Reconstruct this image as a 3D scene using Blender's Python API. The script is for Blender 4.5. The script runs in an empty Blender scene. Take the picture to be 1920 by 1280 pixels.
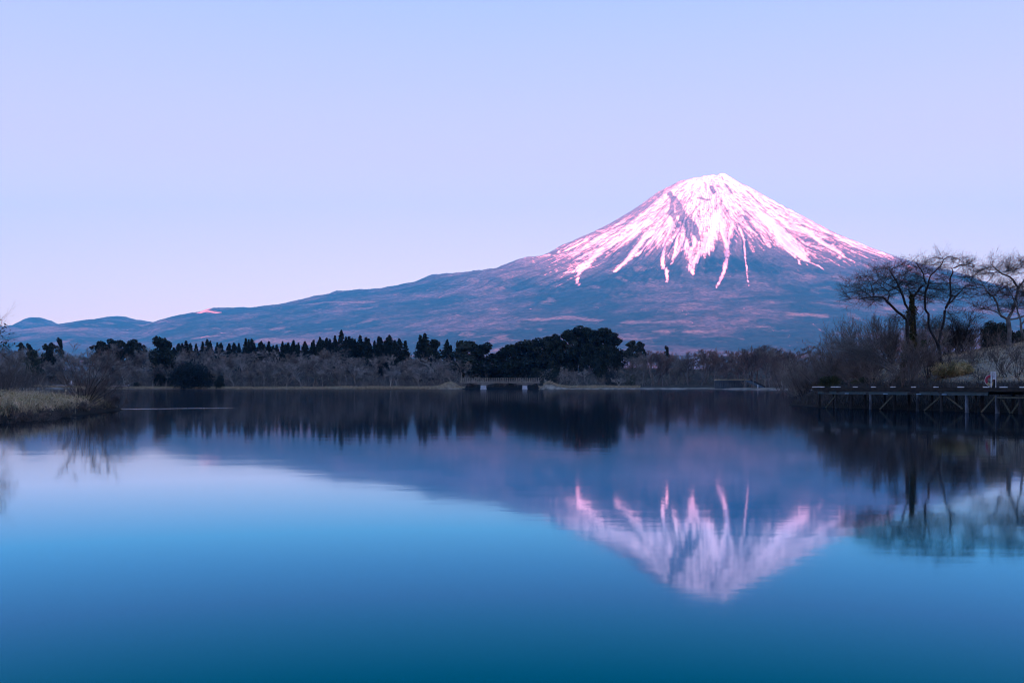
import bpy, math, random
import numpy as np
from mathutils import Vector, Matrix, kdtree

sc = bpy.context.scene
COL = sc.collection
R = math.radians

# ------------------------------------------------------------------ camera
F = 1800.0                      # focal length in pixels of the 1920 px wide photograph
HY, EYE = 724.0, 1.8            # horizon row, eye height above the lake
cam = bpy.data.cameras.new('camera'); camo = bpy.data.objects.new('camera', cam); COL.objects.link(camo)
cam.sensor_width = 36.0; cam.lens = F / 1920 * 36.0
cam.shift_y = (HY - 640) / 1920
cam.clip_start = 0.1; cam.clip_end = 60000
camo.location = (0, 0, EYE); camo.rotation_euler = (R(90), 0, 0)
sc.camera = camo

# ------------------------------------------------------------------ sky, sun, exposure
EXPO = 3.9
SUN_EL, SUN_AZ = 7.0, 10.0      # sun low behind the camera, to its right
w = bpy.data.worlds.new('World'); sc.world = w; w.use_nodes = True
nt = w.node_tree; nt.nodes.clear()
def N(t, **k):
    n = nt.nodes.new(t)
    for a, b in k.items(): setattr(n, a, b)
    return n
out = N('ShaderNodeOutputWorld'); bg = N('ShaderNodeBackground'); L = nt.links.new
tc = N('ShaderNodeTexCoord'); sp = N('ShaderNodeSeparateXYZ'); L(tc.outputs['Generated'], sp.inputs[0])
rp = N('ShaderNodeValToRGB'); L(sp.outputs['Z'], rp.inputs[0])
def lin(c): return tuple(((v/255+.055)/1.055)**2.4 if v > 10 else v/255/12.92 for v in c)
SK = 2 ** -EXPO
stops = [(0.0, (1.86,1.19,1.24)), (0.05, (1.80,1.21,1.26)), (0.10, (1.62,1.15,1.22)), (0.23, (1.13,.82,1.09)), (0.30, (.88,.73,1.05)), (0.37, (.67,.655,1.04)),
         (0.6, (.19,.35,.83)), (1.0, (.08,.20,.68))]
cr = rp.color_ramp
while len(cr.elements) < len(stops): cr.elements.new(.5)
for e, (p, c) in zip(cr.elements, stops):
    e.position = p; e.color = tuple(v * SK for v in c) + (1,)
sky = N('ShaderNodeTexSky'); sky.sky_type = 'NISHITA'; sky.sun_disc = False
sky.sun_elevation = R(SUN_EL); sky.sun_rotation = R(180 - SUN_AZ)
sky.air_density = 1.5; sky.dust_density = 0.5; sky.ozone_density = 3
bg2 = N('ShaderNodeBackground'); bg2.inputs[1].default_value = 0.05; L(sky.outputs[0], bg2.inputs[0])
# dusk colours over a share of the physical sky; a little darker towards the left
ml = N('ShaderNodeMath', operation='MULTIPLY_ADD'); L(sp.outputs['X'], ml.inputs[0]); ml.inputs[1].default_value = 0.05; ml.inputs[2].default_value = 1.0
L(rp.outputs[0], bg.inputs[0]); L(ml.outputs[0], bg.inputs[1])
mx = N('ShaderNodeMixShader'); mx.inputs[0].default_value = 0.0
L(bg.outputs[0], mx.inputs[1]); L(bg2.outputs[0], mx.inputs[2]); mx.inputs[0].default_value = 0.045
L(mx.outputs[0], out.inputs[0])
sl = bpy.data.lights.new('sun', 'SUN'); sl.energy = 5.0; sl.angle = R(0.5); sl.color = (1.0, 0.19, 0.17)
so = bpy.data.objects.new('sun', sl); COL.objects.link(so)
e_, a_ = R(SUN_EL), R(SUN_AZ)
sdir = Vector((math.sin(a_)*math.cos(e_), -math.cos(a_)*math.cos(e_), math.sin(e_)))   # towards the sun
so.rotation_euler = sdir.to_track_quat('Z', 'Y').to_euler(); so.location = sdir * 300
sc.view_settings.view_transform = 'Standard'; sc.view_settings.look = 'None'
sc.view_settings.exposure = EXPO; sc.view_settings.gamma = 1
sc.cycles.use_denoising = True
sc.cycles.pixel_filter_type = 'BLACKMAN_HARRIS'; sc.cycles.filter_width = 1.1
try: sc.cycles.denoiser = 'OPENIMAGEDENOISE'
except Exception: pass
sc.cycles.max_bounces = 5; sc.cycles.diffuse_bounces = 2; sc.cycles.glossy_bounces = 3; sc.cycles.volume_bounces = 0
sc.cycles.transparent_max_bounces = 4
sc.cycles.sample_clamp_indirect = 6

# ------------------------------------------------------------------ helpers
rng = np.random.default_rng(7)
random.seed(7)
def px2(x, y, Y):
    "world point at distance Y seen at photograph pixel (x, y)"
    return np.array([(x-960)/F*Y, Y, EYE + (HY-y)/F*Y])
def PX(x, Y): return (x-960)/F*Y

def hash2(ix, iy, seed):
    h = (ix.astype(np.int64)*374761393 + iy.astype(np.int64)*668265263 + seed*1442695041) & 0xffffffff
    h = ((h ^ (h >> 13)) * 1274126177) & 0xffffffff
    return h ^ (h >> 16)
def perlin(x, y, seed=0):
    x = np.asarray(x, float); y = np.asarray(y, float)
    ix = np.floor(x); iy = np.floor(y); fx = x-ix; fy = y-iy
    u = fx*fx*fx*(fx*(fx*6-15)+10); v = fy*fy*fy*(fy*(fy*6-15)+10)
    def g(dx, dy):
        a = hash2(ix+dx, iy+dy, seed) * (2*math.pi/4294967296.0)
        return np.cos(a)*(fx-dx) + np.sin(a)*(fy-dy)
    return 1.5*((g(0,0)*(1-u)+g(1,0)*u)*(1-v) + (g(0,1)*(1-u)+g(1,1)*u)*v)
def fbm(x, y, seed=0, o=4):
    s = 0; a = 1; t = 0
    for k in range(o):
        s = s + a*perlin(x*2**k, y*2**k, seed+k); t += a; a *= .5
    return s/t
def sstep(a, b, x):
    t = np.clip((x-a)/(b-a), 0, 1); return t*t*(3-2*t)

def raw_mesh(name, V, faces, smooth=False, attrs=None, mats=(), mat_idx=None):
    """faces: list of (n,k) index arrays"""
    me = bpy.data.meshes.new(name)
    V = np.asarray(V, np.float32)
    faces = [np.asarray(f, np.int32) for f in faces if len(f)]
    nl = sum(f.size for f in faces); nf = sum(len(f) for f in faces)
    me.vertices.add(len(V)); me.vertices.foreach_set('co', V.ravel())
    me.loops.add(nl); me.polygons.add(nf)
    me.loops.foreach_set('vertex_index', np.concatenate([f.ravel() for f in faces]))
    tot = np.concatenate([np.full(len(f), f.shape[1], np.int32) for f in faces])
    st = np.concatenate([[0], np.cumsum(tot)[:-1]]).astype(np.int32)
    me.polygons.foreach_set('loop_start', st)
    me.polygons.foreach_set('loop_total', tot)
    me.polygons.foreach_set('use_smooth', np.full(nf, smooth))
    for m in mats: me.materials.append(m)
    if mat_idx is not None: me.polygons.foreach_set('material_index', np.asarray(mat_idx, np.int32))
    me.update(calc_edges=True); me.validate()
    if attrs:
        for k, v in attrs.items():
            a = me.attributes.new(k, 'FLOAT', 'POINT'); a.data.foreach_set('value', np.asarray(v, np.float32))
    return me

class Geo:
    "collects vertices and faces of one mesh"
    def __init__(s): s.V = []; s.F = {3: [], 4: []}; s.n = 0
    def add(s, V, Fc):
        V = np.asarray(V, float); Fc = np.asarray(Fc, int)
        if len(V) == 0: return s
        s.V.append(V); s.F[Fc.shape[1]].append(Fc + s.n); s.n += len(V); return s
    def box(s, a, b, rot=None, off=None, bev=0):
        a = np.minimum(a, b).astype(float); b = np.maximum(a, b).astype(float) if False else b
        x0, y0, z0 = a; x1, y1, z1 = b
        V = np.array([[x0,y0,z0],[x1,y0,z0],[x1,y1,z0],[x0,y1,z0],[x0,y0,z1],[x1,y0,z1],[x1,y1,z1],[x0,y1,z1]], float)
        if rot is not None: V = V @ np.asarray(rot).T
        if off is not None: V = V + off
        return s.add(V, [[0,3,2,1],[4,5,6,7],[0,1,5,4],[1,2,6,5],[2,3,7,6],[3,0,4,7]])
    def bar(s, p, q, wd, ht):
        "rectangular bar from p to q: wd across horizontally, ht across the other way"
        p = np.array(p, float); q = np.array(q, float); d = q-p; ln = np.linalg.norm(d); d /= ln
        up = np.array([0,0,1.]) if abs(d[2]) < .95 else np.array([1.,0,0])
        sx = np.cross(d, up); sx /= np.linalg.norm(sx); u = np.cross(sx, d)
        M = np.stack([sx, d, u], 1)
        return s.box((-wd/2, 0, -ht/2), (wd/2, ln, ht/2), M, p)
    def tubes(s, P0, P1, R0, R1, k=3, D0=None, D1=None):
        P0 = np.asarray(P0, float); P1 = np.asarray(P1, float); n = len(P0)
        if n == 0: return s
        d = P1-P0; d /= np.linalg.norm(d, axis=1, keepdims=True)+1e-9
        D0 = d if D0 is None else D0; D1 = d if D1 is None else D1
        def ring(P, D, Rr):
            ref = np.tile([0.31, 0.17, 0.93], (n, 1)); 
            a = np.cross(D, ref); nn = np.linalg.norm(a, axis=1, keepdims=True)
            a = np.where(nn < 1e-3, [1., 0, 0], a/(nn+1e-9)); b = np.cross(D, a)
            ang = np.arange(k)*2*math.pi/k
            return P[:, None] + np.asarray(Rr)[:, None, None]*(a[:, None]*np.cos(ang)[None, :, None] + b[:, None]*np.sin(ang)[None, :, None])
        V = np.concatenate([ring(P0, D0, R0), ring(P1, D1, R1)], 1).reshape(-1, 3)
        i = np.arange(k); j = (i+1) % k
        f = np.stack([i, j, j+k, i+k], 1)
        Fc = (np.arange(n)[:, None, None]*2*k + f[None]).reshape(-1, 4)
        return s.add(V, Fc)
    def cyl(s, c, r, z0, z1, k=12, r2=None, cap=True):
        r2 = r if r2 is None else r2; a = np.arange(k)*2*math.pi/k
        b = np.stack([c[0]+r*np.cos(a), c[1]+r*np.sin(a), np.full(k, z0)], 1)
        t = np.stack([c[0]+r2*np.cos(a), c[1]+r2*np.sin(a), np.full(k, z1)], 1)
        V = np.concatenate([b, t, [[c[0], c[1], z1]]]); i = np.arange(k); j = (i+1) % k
        s.add(V, np.stack([i, j, j+k, i+k], 1))
        if cap:
            s.add(V, np.stack([i+k, j+k, np.full(k, 2*k)], 1))
        return s
    def leaves(s, C, size, up=0.0, rs=None, asp=0.5, droop=0.0):
        "small pointed faces, one per centre"
        rs = rs or rng; n = len(C)
        if n == 0: return s
        d = rs.normal(size=(n, 3)); d[:, 2] = d[:, 2]*(1-abs(up)) + up - droop; d /= np.linalg.norm(d, axis=1, keepdims=True)
        q = rs.normal(size=(n, 3)); q = np.cross(d, q); q /= np.linalg.norm(q, axis=1, keepdims=True)
        sz = (size * rs.uniform(.6, 1.3, n))[:, None]
        V = np.stack([C - d*sz*.5, C + q*sz*asp*.5, C + d*sz*.5, C - q*sz*asp*.5], 1).reshape(-1, 3)
        return s.add(V, np.arange(n*4).reshape(-1, 4))
    def mesh(s, name, mat=None, smooth=False):
        return raw_mesh(name, np.concatenate(s.V), [np.concatenate(f) for f in s.F.values() if f], smooth, mats=[mat] if mat else [])

def link(name, data, parent=None, loc=(0,0,0), rz=0, sc_=1):
    o = bpy.data.objects.new(name, data); COL.objects.link(o)
    o.location = tuple(float(v) for v in loc); o.rotation_euler = (0, 0, rz)
    o.scale = (sc_,)*3 if np.isscalar(sc_) else tuple(float(v) for v in sc_)
    if parent: o.parent = parent
    return o
def tag(o, label=None, cat=None, group=None, kind=None):
    if label: o['label'] = label
    if cat: o['category'] = cat
    if group: o['group'] = group
    if kind: o['kind'] = kind
    return o
def copy_tree(o, parent=None):
    c = o.copy(); COL.objects.link(c)
    if parent: c.parent = parent
    for ch in list(o.children): copy_tree(ch, c)
    return c

def mat(name, c1, c2=None, scale=1.0, rough=.9, bump=0.0, detail=4, spec=.3, thr=(.35, .65), stretch=(1,1,1), c3=None):
    m = bpy.data.materials.new(name); m.use_nodes = True; t = m.node_tree; b = t.nodes['Principled BSDF']
    b.inputs['Roughness'].default_value = rough; b.inputs['Specular IOR Level'].default_value = spec
    c2 = c2 or tuple(v*.6 for v in c1)
    tc = t.nodes.new('ShaderNodeTexCoord'); mp = t.nodes.new('ShaderNodeMapping'); mp.inputs['Scale'].default_value = stretch
    nz = t.nodes.new('ShaderNodeTexNoise'); nz.inputs['Scale'].default_value = scale; nz.inputs['Detail'].default_value = detail
    geo = t.nodes.new('ShaderNodeNewGeometry')
    t.links.new(geo.outputs['Position'], mp.inputs[0]); t.links.new(mp.outputs[0], nz.inputs[0])
    r = t.nodes.new('ShaderNodeValToRGB'); t.links.new(nz.outputs[0], r.inputs[0])
    r.color_ramp.elements[0].position = thr[0]; r.color_ramp.elements[0].color = (*c1, 1)
    r.color_ramp.elements[1].position = thr[1]; r.color_ramp.elements[1].color = (*c2, 1)
    if c3:
        e = r.color_ramp.elements.new((thr[0]+thr[1])/2); e.color = (*c3, 1)
    t.links.new(r.outputs[0], b.inputs['Base Color'])
    if bump:
        bp = t.nodes.new('ShaderNodeBump'); bp.inputs['Strength'].default_value = bump; bp.inputs['Distance'].default_value = .05
        t.links.new(nz.outputs[0], bp.inputs['Height']); t.links.new(bp.outputs[0], b.inputs['Normal'])
    return m

M = {}
M['bark'] = mat('bark', (.05,.043,.04), (.02,.018,.018), 3, bump=.4)
M['bark_pale'] = mat('bark_pale', (.24,.22,.21), (.10,.095,.09), 2, bump=.3)
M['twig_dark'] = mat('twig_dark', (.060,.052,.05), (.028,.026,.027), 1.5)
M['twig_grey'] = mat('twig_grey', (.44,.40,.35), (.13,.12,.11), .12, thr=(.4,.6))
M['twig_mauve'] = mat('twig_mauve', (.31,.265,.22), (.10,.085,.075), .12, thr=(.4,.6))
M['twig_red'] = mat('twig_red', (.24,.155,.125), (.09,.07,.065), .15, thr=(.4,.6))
M['twig_brown'] = mat('twig_brown', (.21,.155,.125), (.085,.067,.06), 1.0)
M['conifer'] = mat('conifer', (.008,.020,.016), (.045,.062,.042), .6, thr=(.35,.7))
M['pine'] = mat('pine', (.012,.024,.018), (.060,.075,.048), .4, thr=(.35,.7))
M['pine_light'] = mat('pine_light', (.025,.040,.030), (.10,.115,.07), .5, thr=(.35,.7))
M['glossy_leaf'] = mat('glossy_leaf', (.008,.018,.016), (.075,.09,.09), 3.0, rough=.7, thr=(.5,.8))
M['shrub_leaf'] = mat('shrub_leaf', (.03,.045,.022), (.10,.10,.045), 1.2, thr=(.35,.7))
M['bamboo'] = mat('bamboo', (.64,.47,.22), (.22,.18,.07), .9, thr=(.35,.65))
M['ivy'] = mat('ivy', (.03,.05,.018), (.12,.085,.03), 1.5, thr=(.4,.65))
M['dry_grass'] = mat('dry_grass', (.80,.58,.36), (.24,.19,.11), .55, thr=(.38,.62), c3=(.50,.37,.22))
M['reed'] = mat('reed', (.66,.52,.33), (.34,.27,.17), .8)
M['wood_dark'] = mat('wood_dark', (.035,.028,.022), (.010,.009,.009), 2.2, rough=.8, stretch=(1,1,3), bump=.3)
M['wood_mid'] = mat('wood_mid', (.13,.12,.085), (.05,.055,.04), 2.5, bump=.3, stretch=(1,1,4))
M['painted_beam'] = mat('painted_beam', (.035,.075,.085), (.012,.020,.022), 1.1, rough=.55, bump=.2, thr=(.45,.62), c3=(.05,.09,.10))
M['white_paint'] = mat('white_paint', (.80,.78,.76), (.62,.60,.58), 2)
M['pile_dark'] = mat('pile_dark', (.035,.036,.036), (.012,.012,.013), 2.0, bump=.3, stretch=(1,1,.4))
M['pile'] = mat('pile', (.17,.19,.22), (.03,.033,.036), 2.0, bump=.3, stretch=(1,1,.4), thr=(.4,.6))
M['concrete'] = mat('concrete', (.27,.24,.20), (.17,.15,.125), .5, bump=.2)
M['pier_concrete'] = mat('pier_concrete', (.62,.64,.66), (.42,.44,.46), .6)
M['wall_stone'] = mat('wall_stone', (.075,.09,.10), (.035,.042,.05), .35, bump=.3, stretch=(3,3,.6))
M['rail_wood'] = mat('rail_wood', (.36,.31,.24), (.22,.19,.15), .7)
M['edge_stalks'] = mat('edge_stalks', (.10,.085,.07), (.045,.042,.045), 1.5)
M['red_paint'] = mat('red_paint', (.45,.05,.07), (.34,.04,.06), 4, rough=.5)
M['cream_paint'] = mat('cream_paint', (.65,.50,.25), (.5,.38,.2), 4, rough=.5)
M['steel'] = mat('steel', (.28,.33,.35), (.18,.22,.24), 4, rough=.5)
M['ink'] = mat('ink', (.10,.12,.22), (.08,.1,.2), 3)
M['boulder'] = mat('boulder', (.75,.72,.73), (.58,.55,.56), .8, bump=.3)
M['bank_rock'] = mat('bank_rock', (.42,.29,.23), (.20,.15,.125), .5, bump=.4)

# ------------------------------------------------------------------ the lake and the land around it
LAKE = np.array([(2,-4),(-14,-5),(-32,0),(-46,14),(-52,28),(-44,37),(-33,41.5),(-26.5,44.5),(-25,49),(-26.5,57),(-28.2,66),(-30.0,74),(-33.5,79),
    (-40,86),(-52,98),(-70,118),(-98,150),(-140,210),(-190,300),(-240,400),(-275,500),(-288,585),(-262,604),(-210,598),(-150,603),(-90,600),(-32,602),
    (-30,640),(-24,672),(4,675),(14,650),(18,604),(40,596),(70,592),(74,572),(100,560),(118,545),(122,522),(112,500),(112,470),(118,452),(128,440),(134,420),
    (122,372),(100,300),(76,232),(58,180),(44,140),(33,112),(27.0,94),(26.6,84),(28.6,77),(33,67.5),(39,54),(54,40),(74,28),(78,8),(62,-12),(36,-14),(14,-9)], float)
def sdist(X, Y):
    "distance from the waterline, positive on land"
    P = LAKE; Q = np.roll(LAKE, -1, 0); d2 = np.full(X.shape, 1e18); ins = np.zeros(X.shape, bool)
    for (ax, ay), (bx, by) in zip(P, Q):
        ex, ey = bx-ax, by-ay; t = np.clip(((X-ax)*ex + (Y-ay)*ey)/(ex*ex+ey*ey), 0, 1)
        d2 = np.minimum(d2, (X-ax-t*ex)**2 + (Y-ay-t*ey)**2)
        c = ((ay > Y) != (by > Y))
        with np.errstate(divide='ignore', invalid='ignore'):
            xi = ax + (Y-ay)*ex/(ey if ey != 0 else 1e-9)
        ins ^= c & (X < xi)
    return np.sqrt(d2) * np.where(ins, -1, 1)
def ground_h(X, Y):
    X = np.asarray(X, float); Y = np.asarray(Y, float)
    s = sdist(X, Y)
    near = np.exp(-((X+0)**2 + (Y-60)**2)/160.0**2)
    wob = fbm(X/3.1, Y/3.1, 3, 3)*np.clip(s+.5, 0, 2)*.12*near + fbm(X/14, Y/14, 9, 3)*np.clip(s, 0, 8)*.08
    h = np.where(s < 0, np.maximum(s*.5, -2.2), np.minimum(s*.45, .5) + np.minimum(np.maximum(s-1, 0)*.035, .5))
    # the wooded rise beyond the far shore
    far = sstep(380, 560, Y)
    h = h + far*(sstep(6, 150, s)*13) 
    h = h + 3.3*sstep(0, 4, s)*(np.exp(-((X+39)/6.)**2-((Y-608)/8.)**2) + np.exp(-((X-23)/6.)**2-((Y-608)/8.)**2))
    # knoll of evergreens on the far shore, right of the bridge
    h = h + 8*np.exp(-((X-70)/45)**2 - ((Y-690)/50)**2)*sstep(0, 25, s)
    # grassy hill on the right bank
    hill = 9.0*np.exp(-((X-78)/27.0)**2 - ((Y-96)/24.0)**2)
    h = h + hill*sstep(0, 14, s)
    h = h + 1.5*np.exp(-((X-44)/14.)**2 - ((Y-92)/14.)**2)*sstep(1, 10, s)
    h = h + .95*sstep(.3, 3.5, s)*sstep(20, 24, X)*sstep(150, 110, Y)*sstep(30, 45, Y)
    return h + np.where(s > -.5, wob, 0)
def gz(x, y): return float(ground_h(np.array([x]), np.array([y]))[0])

def axis(segs):
    out = [segs[0][0]]
    for a, b, st in segs: out += list(np.linspace(a, b, max(2, int(round((b-a)/st))+1))[1:])
    return np.array(out)
gx = axis([(-13500,-3000,1500),(-3000,-800,200),(-800,-340,20),(-340,-80,6),(-80,-16,1.0),(-16,20,6),(20,75,.8),(75,130,3),(130,340,10),(340,800,40),(800,3000,220),(3000,13500,1500)])
gy = axis([(-3900,-600,300),(-600,-60,30),(-60,30,5),(30,120,.9),(120,200,4),(200,540,8),(540,720,4),(720,1000,20),(1000,3000,200),(3000,18000,1500)])
GX, GY = np.meshgrid(gx, gy)
GH = ground_h(GX, GY)
nyy, nxx = GX.shape
idx = np.arange(nyy*nxx).reshape(nyy, nxx)
quads = np.stack([idx[:-1,:-1], idx[:-1,1:], idx[1:,1:], idx[1:,:-1]], -1).reshape(-1, 4)
S_ = sdist(GX, GY)
sandy = sstep(10, 0, S_)*(GY > 380)*np.maximum(sstep(60, 78, GX), sstep(-170, -200, GX))
wood_ = np.maximum(sstep(5, 16, S_)*.8, sstep(-60, -36, GX)*sstep(36, 24, GX)*(GY > 612)*(S_ < 30))*(GY > 380)
dark_soil = wood_ + np.where(GX > 15, sstep(9, 5, S_), sstep(2.6, 1.2, S_))*(GY < 240)*1.0  # near-black soil colour along the banks, in the inlet and beneath the wood
gm = bpy.data.materials.new('ground_soil'); gm.use_nodes = True
def ground_material(m):
    t = m.node_tree; b = t.nodes['Principled BSDF']; b.inputs['Roughness'].default_value = .95; b.inputs['Specular IOR Level'].default_value = .1
    g = t.nodes.new('ShaderNodeNewGeometry')
    def noise(s, d=5):
        n = t.nodes.new('ShaderNodeTexNoise'); n.inputs['Scale'].default_value = s; n.inputs['Detail'].default_value = d
        t.links.new(g.outputs['Position'], n.inputs[0]); return n
    def ramp(src, st):
        r = t.nodes.new('ShaderNodeValToRGB'); t.links.new(src, r.inputs[0])
        while len(r.color_ramp.elements) < len(st): r.color_ramp.elements.new(.5)
        for e, (p, c) in zip(r.color_ramp.elements, st): e.position = p; e.color = (*c, 1)
        return r
    a = ramp(noise(.35, 8).outputs[0], [(.33, (.16,.13,.095)), (.5, (.44,.35,.25)), (.66, (.60,.48,.35))])
    f = ramp(noise(6, 4).outputs[0], [(.35, (.45,.45,.45)), (.6, (1,1,1))])
    m1 = t.nodes.new('ShaderNodeMix'); m1.data_type = 'RGBA'; m1.blend_type = 'MULTIPLY'; m1.inputs[0].default_value = 1
    t.links.new(a.outputs[0], m1.inputs[6]); t.links.new(f.outputs[0], m1.inputs[7])
    at = t.nodes.new('ShaderNodeAttribute'); at.attribute_name = 'shore'
    m2 = t.nodes.new('ShaderNodeMix'); m2.data_type = 'RGBA'
    sd = ramp(noise(.12, 5).outputs[0], [(.4, (.16,.13,.10)), (.62, (.42,.34,.28))])
    t.links.new(at.outputs['Fac'], m2.inputs[0]); t.links.new(m1.outputs[2], m2.inputs[6]); t.links.new(sd.outputs[0], m2.inputs[7])
    a3 = t.nodes.new('ShaderNodeAttribute'); a3.attribute_name = 'dark_soil'
    m3 = t.nodes.new('ShaderNodeMix'); m3.data_type = 'RGBA'; t.links.new(a3.outputs['Fac'], m3.inputs[0]); t.links.new(m2.outputs[2], m3.inputs[6]); m3.inputs[7].default_value = (.018, .016, .013, 1)
    t.links.new(m3.outputs[2], b.inputs['Base Color'])
    bp = t.nodes.new('ShaderNodeBump'); bp.inputs['Strength'].default_value = .6; bp.inputs['Distance'].default_value = .15
    n = noise(4, 6); t.links.new(n.outputs[0], bp.inputs['Height']); t.links.new(bp.outputs[0], b.inputs['Normal'])
ground_material(gm)
me = raw_mesh('ground', np.stack([GX, GY, GH], -1).reshape(-1, 3), [quads], True, {'shore': sandy.ravel(), 'dark_soil': dark_soil.ravel()}, [gm])
tag(link('ground', me), kind='structure')

# ------------------------------------------------------------------ lake water
wm = bpy.data.materials.new('lake_water'); wm.use_nodes = True
def water_material(m):
    t = m.node_tree; t.nodes.clear(); Lk = t.links.new
    def n(ty, **k):
        q = t.nodes.new(ty)
        for a, b in k.items(): setattr(q, a, b)
        return q
    o = n('ShaderNodeOutputMaterial'); mix = n('ShaderNodeMixShader'); di = n('ShaderNodeBsdfDiffuse'); gl = n('ShaderNodeBsdfGlossy')
    di.inputs[0].default_value = (0, .007, .013, 1)
    fr = n('ShaderNodeFresnel'); fr.inputs[0].default_value = 1.34
    
    fa = n('ShaderNodeValToRGB'); Lk(fr.outputs[0], fa.inputs[0])
    fst = [(.05, .05), (.18, .21), (.28, .43), (.41, .68), (.57, .84), (.76, .62), (1, .5)]
    while len(fa.color_ramp.elements) < len(fst): fa.color_ramp.elements.new(.5)
    for e, (p, c) in zip(fa.color_ramp.elements, fst): e.position = p; e.color = (c, c, c, 1)
    Lk(fa.outputs[0], mix.inputs[0]); Lk(di.outputs[0], mix.inputs[1]); Lk(gl.outputs[0], mix.inputs[2]); Lk(mix.outputs[0], o.inputs[0])
    r = n('ShaderNodeValToRGB'); Lk(fr.outputs[0], r.inputs[0])
    st = [(.10, (0,.5,.72)), (.18, (.0,.58,.76)), (.28, (.14,.55,.83)), (.41, (.215,.75,.97)), (.57, (.66,.86,1)), (.80, (.92,.95,1))]
    while len(r.color_ramp.elements) < len(st): r.color_ramp.elements.new(.5)
    for e, (p, c) in zip(r.color_ramp.elements, st): e.position = p; e.color = (*c, 1)
    Lk(r.outputs[0], gl.inputs[0])
    g = n('ShaderNodeNewGeometry'); mp = n('ShaderNodeMapping'); mp.inputs['Scale'].default_value = (.35, 1.0, 1)
    Lk(g.outputs['Position'], mp.inputs[0])
    # long soft swells and fine ripples, nearly still
    n1 = n('ShaderNodeTexNoise'); n1.inputs['Scale'].default_value = .9; n1.inputs['Detail'].default_value = 5; Lk(mp.outputs[0], n1.inputs[0])
    bp = n('ShaderNodeBump'); bp.inputs['Strength'].default_value = .022; bp.inputs['Distance'].default_value = .1
    Lk(n1.outputs[0], bp.inputs['Height']); Lk(bp.outputs[0], gl.inputs['Normal'])
    # narrow cat's-paws of wind: rougher patches drawn out along the shore
    at = n('ShaderNodeAttribute', attribute_name='ripple'); mu = n('ShaderNodeMath', operation='MULTIPLY_ADD')
    Lk(at.outputs['Fac'], mu.inputs[0]); mu.inputs[1].default_value = .30; mu.inputs[2].default_value = .053
    Lk(mu.outputs[0], gl.inputs['Roughness'])
water_material(wm)
# one sheet, with closely spaced rows where a breeze roughens it
wxs = axis([(-300, -60, 12), (-60, 60, 2), (60, 160, 10)])
wys = axis([(-20, 60, 4), (60, 90, .5), (90, 98, 1), (98, 125, .75), (125, 690, 12)])
WX, WY = np.meshgrid(wxs, wys)
rip = np.zeros(WX.shape)
def streak(x0, y0, x1, y1, wd, amp):
    global rip
    ex, ey = x1-x0, y1-y0; l2 = ex*ex+ey*ey; t = ((WX-x0)*ex+(WY-y0)*ey)/l2; tt = np.clip(t, 0, 1)
    d = np.hypot(WX-x0-tt*ex, WY-y0-tt*ey)
    rip = np.maximum(rip, amp*np.exp(-(d/wd)**2)*sstep(-.02, .05, t)*sstep(1.02, .6, t))
p = px2(228, 766.5, EYE*F/42.5); q = px2(470, 764.5, EYE*F/40.5); streak(p[0], p[1], q[0], q[1], .45, .8)
p = px2(960, 753, EYE*F/29.2); q = px2(1180, 753, EYE*F/29.2); streak(p[0], p[1], q[0], q[1], .8, .3)
nyy, nxx = WX.shape; idx = np.arange(nyy*nxx).reshape(nyy, nxx)
quads = np.stack([idx[:-1,:-1], idx[:-1,1:], idx[1:,1:], idx[1:,:-1]], -1).reshape(-1, 4)
me = raw_mesh('water', np.stack([WX, WY, WX*0], -1).reshape(-1, 3), [quads], True, {'ripple': rip.ravel()}, [wm])
tag(link('water', me), kind='structure')

# ------------------------------------------------------------------ the volcano
D0 = 14000.0; CX = (1325-960)/F*D0
def smooth_profile(r, z, n=1300, k=9):
    rr = np.linspace(0, 13000, n); zz = np.interp(rr, r, z)
    ker = np.hanning(k+2)[1:-1]; ker /= ker.sum()
    zz = np.convolve(np.pad(zz, k//2, mode='edge'), ker, mode='valid'); return rr, zz
sil = [(-700,604),(-300,606),(0,613),(15,612),(60,612),(130,608),(170,605),(240,600),(330,593),(365,588),(430,582),(480,577),(540,566),(600,557),(665,547),(720,539),(780,526),(810,518),(865,513),(910,506),(950,494),
       (1000,483),(1050,464),(1100,441),(1150,416),(1200,386),(1230,363),(1250,352),(1265,344),(1280,339),(1310,333),(1330,331),(1345,327),(1353,325),(1375,336),(1400,349),(1450,377),(1500,403),
       (1550,430),(1600,452),(1650,472),(1700,488),(1750,501),(1800,514),(1850,528),(1920,546),(2100,585),(2500,630),(2900,660)]
sil = np.array(sil, float)
Lr = np.array([(1325-x)/F*D0 for x, y in sil if x < 1325])[::-1]; Lz = np.array([(HY-y)/F*D0 for x, y in sil if x < 1325])[::-1]
Rr = np.array([(x-1325)/F*D0 for x, y in sil if x > 1325]); Rz = np.array([(HY-y)/F*D0 for x, y in sil if x > 1325])
Fr = np.array([0, 150, 350, 600, 1000, 1500, 2000, 2600, 3200, 4000, 5000, 6000, 7000, 8000, 9500, 11000, 13000], float)
Fz = np.array([3040, 3035, 2960, 2800, 2540, 2260, 2000, 1690, 1420, 1120, 820, 560, 350, 190, 60, -12, -40], float)
fr_, fz_ = smooth_profile(Fr, Fz, k=31)
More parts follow.
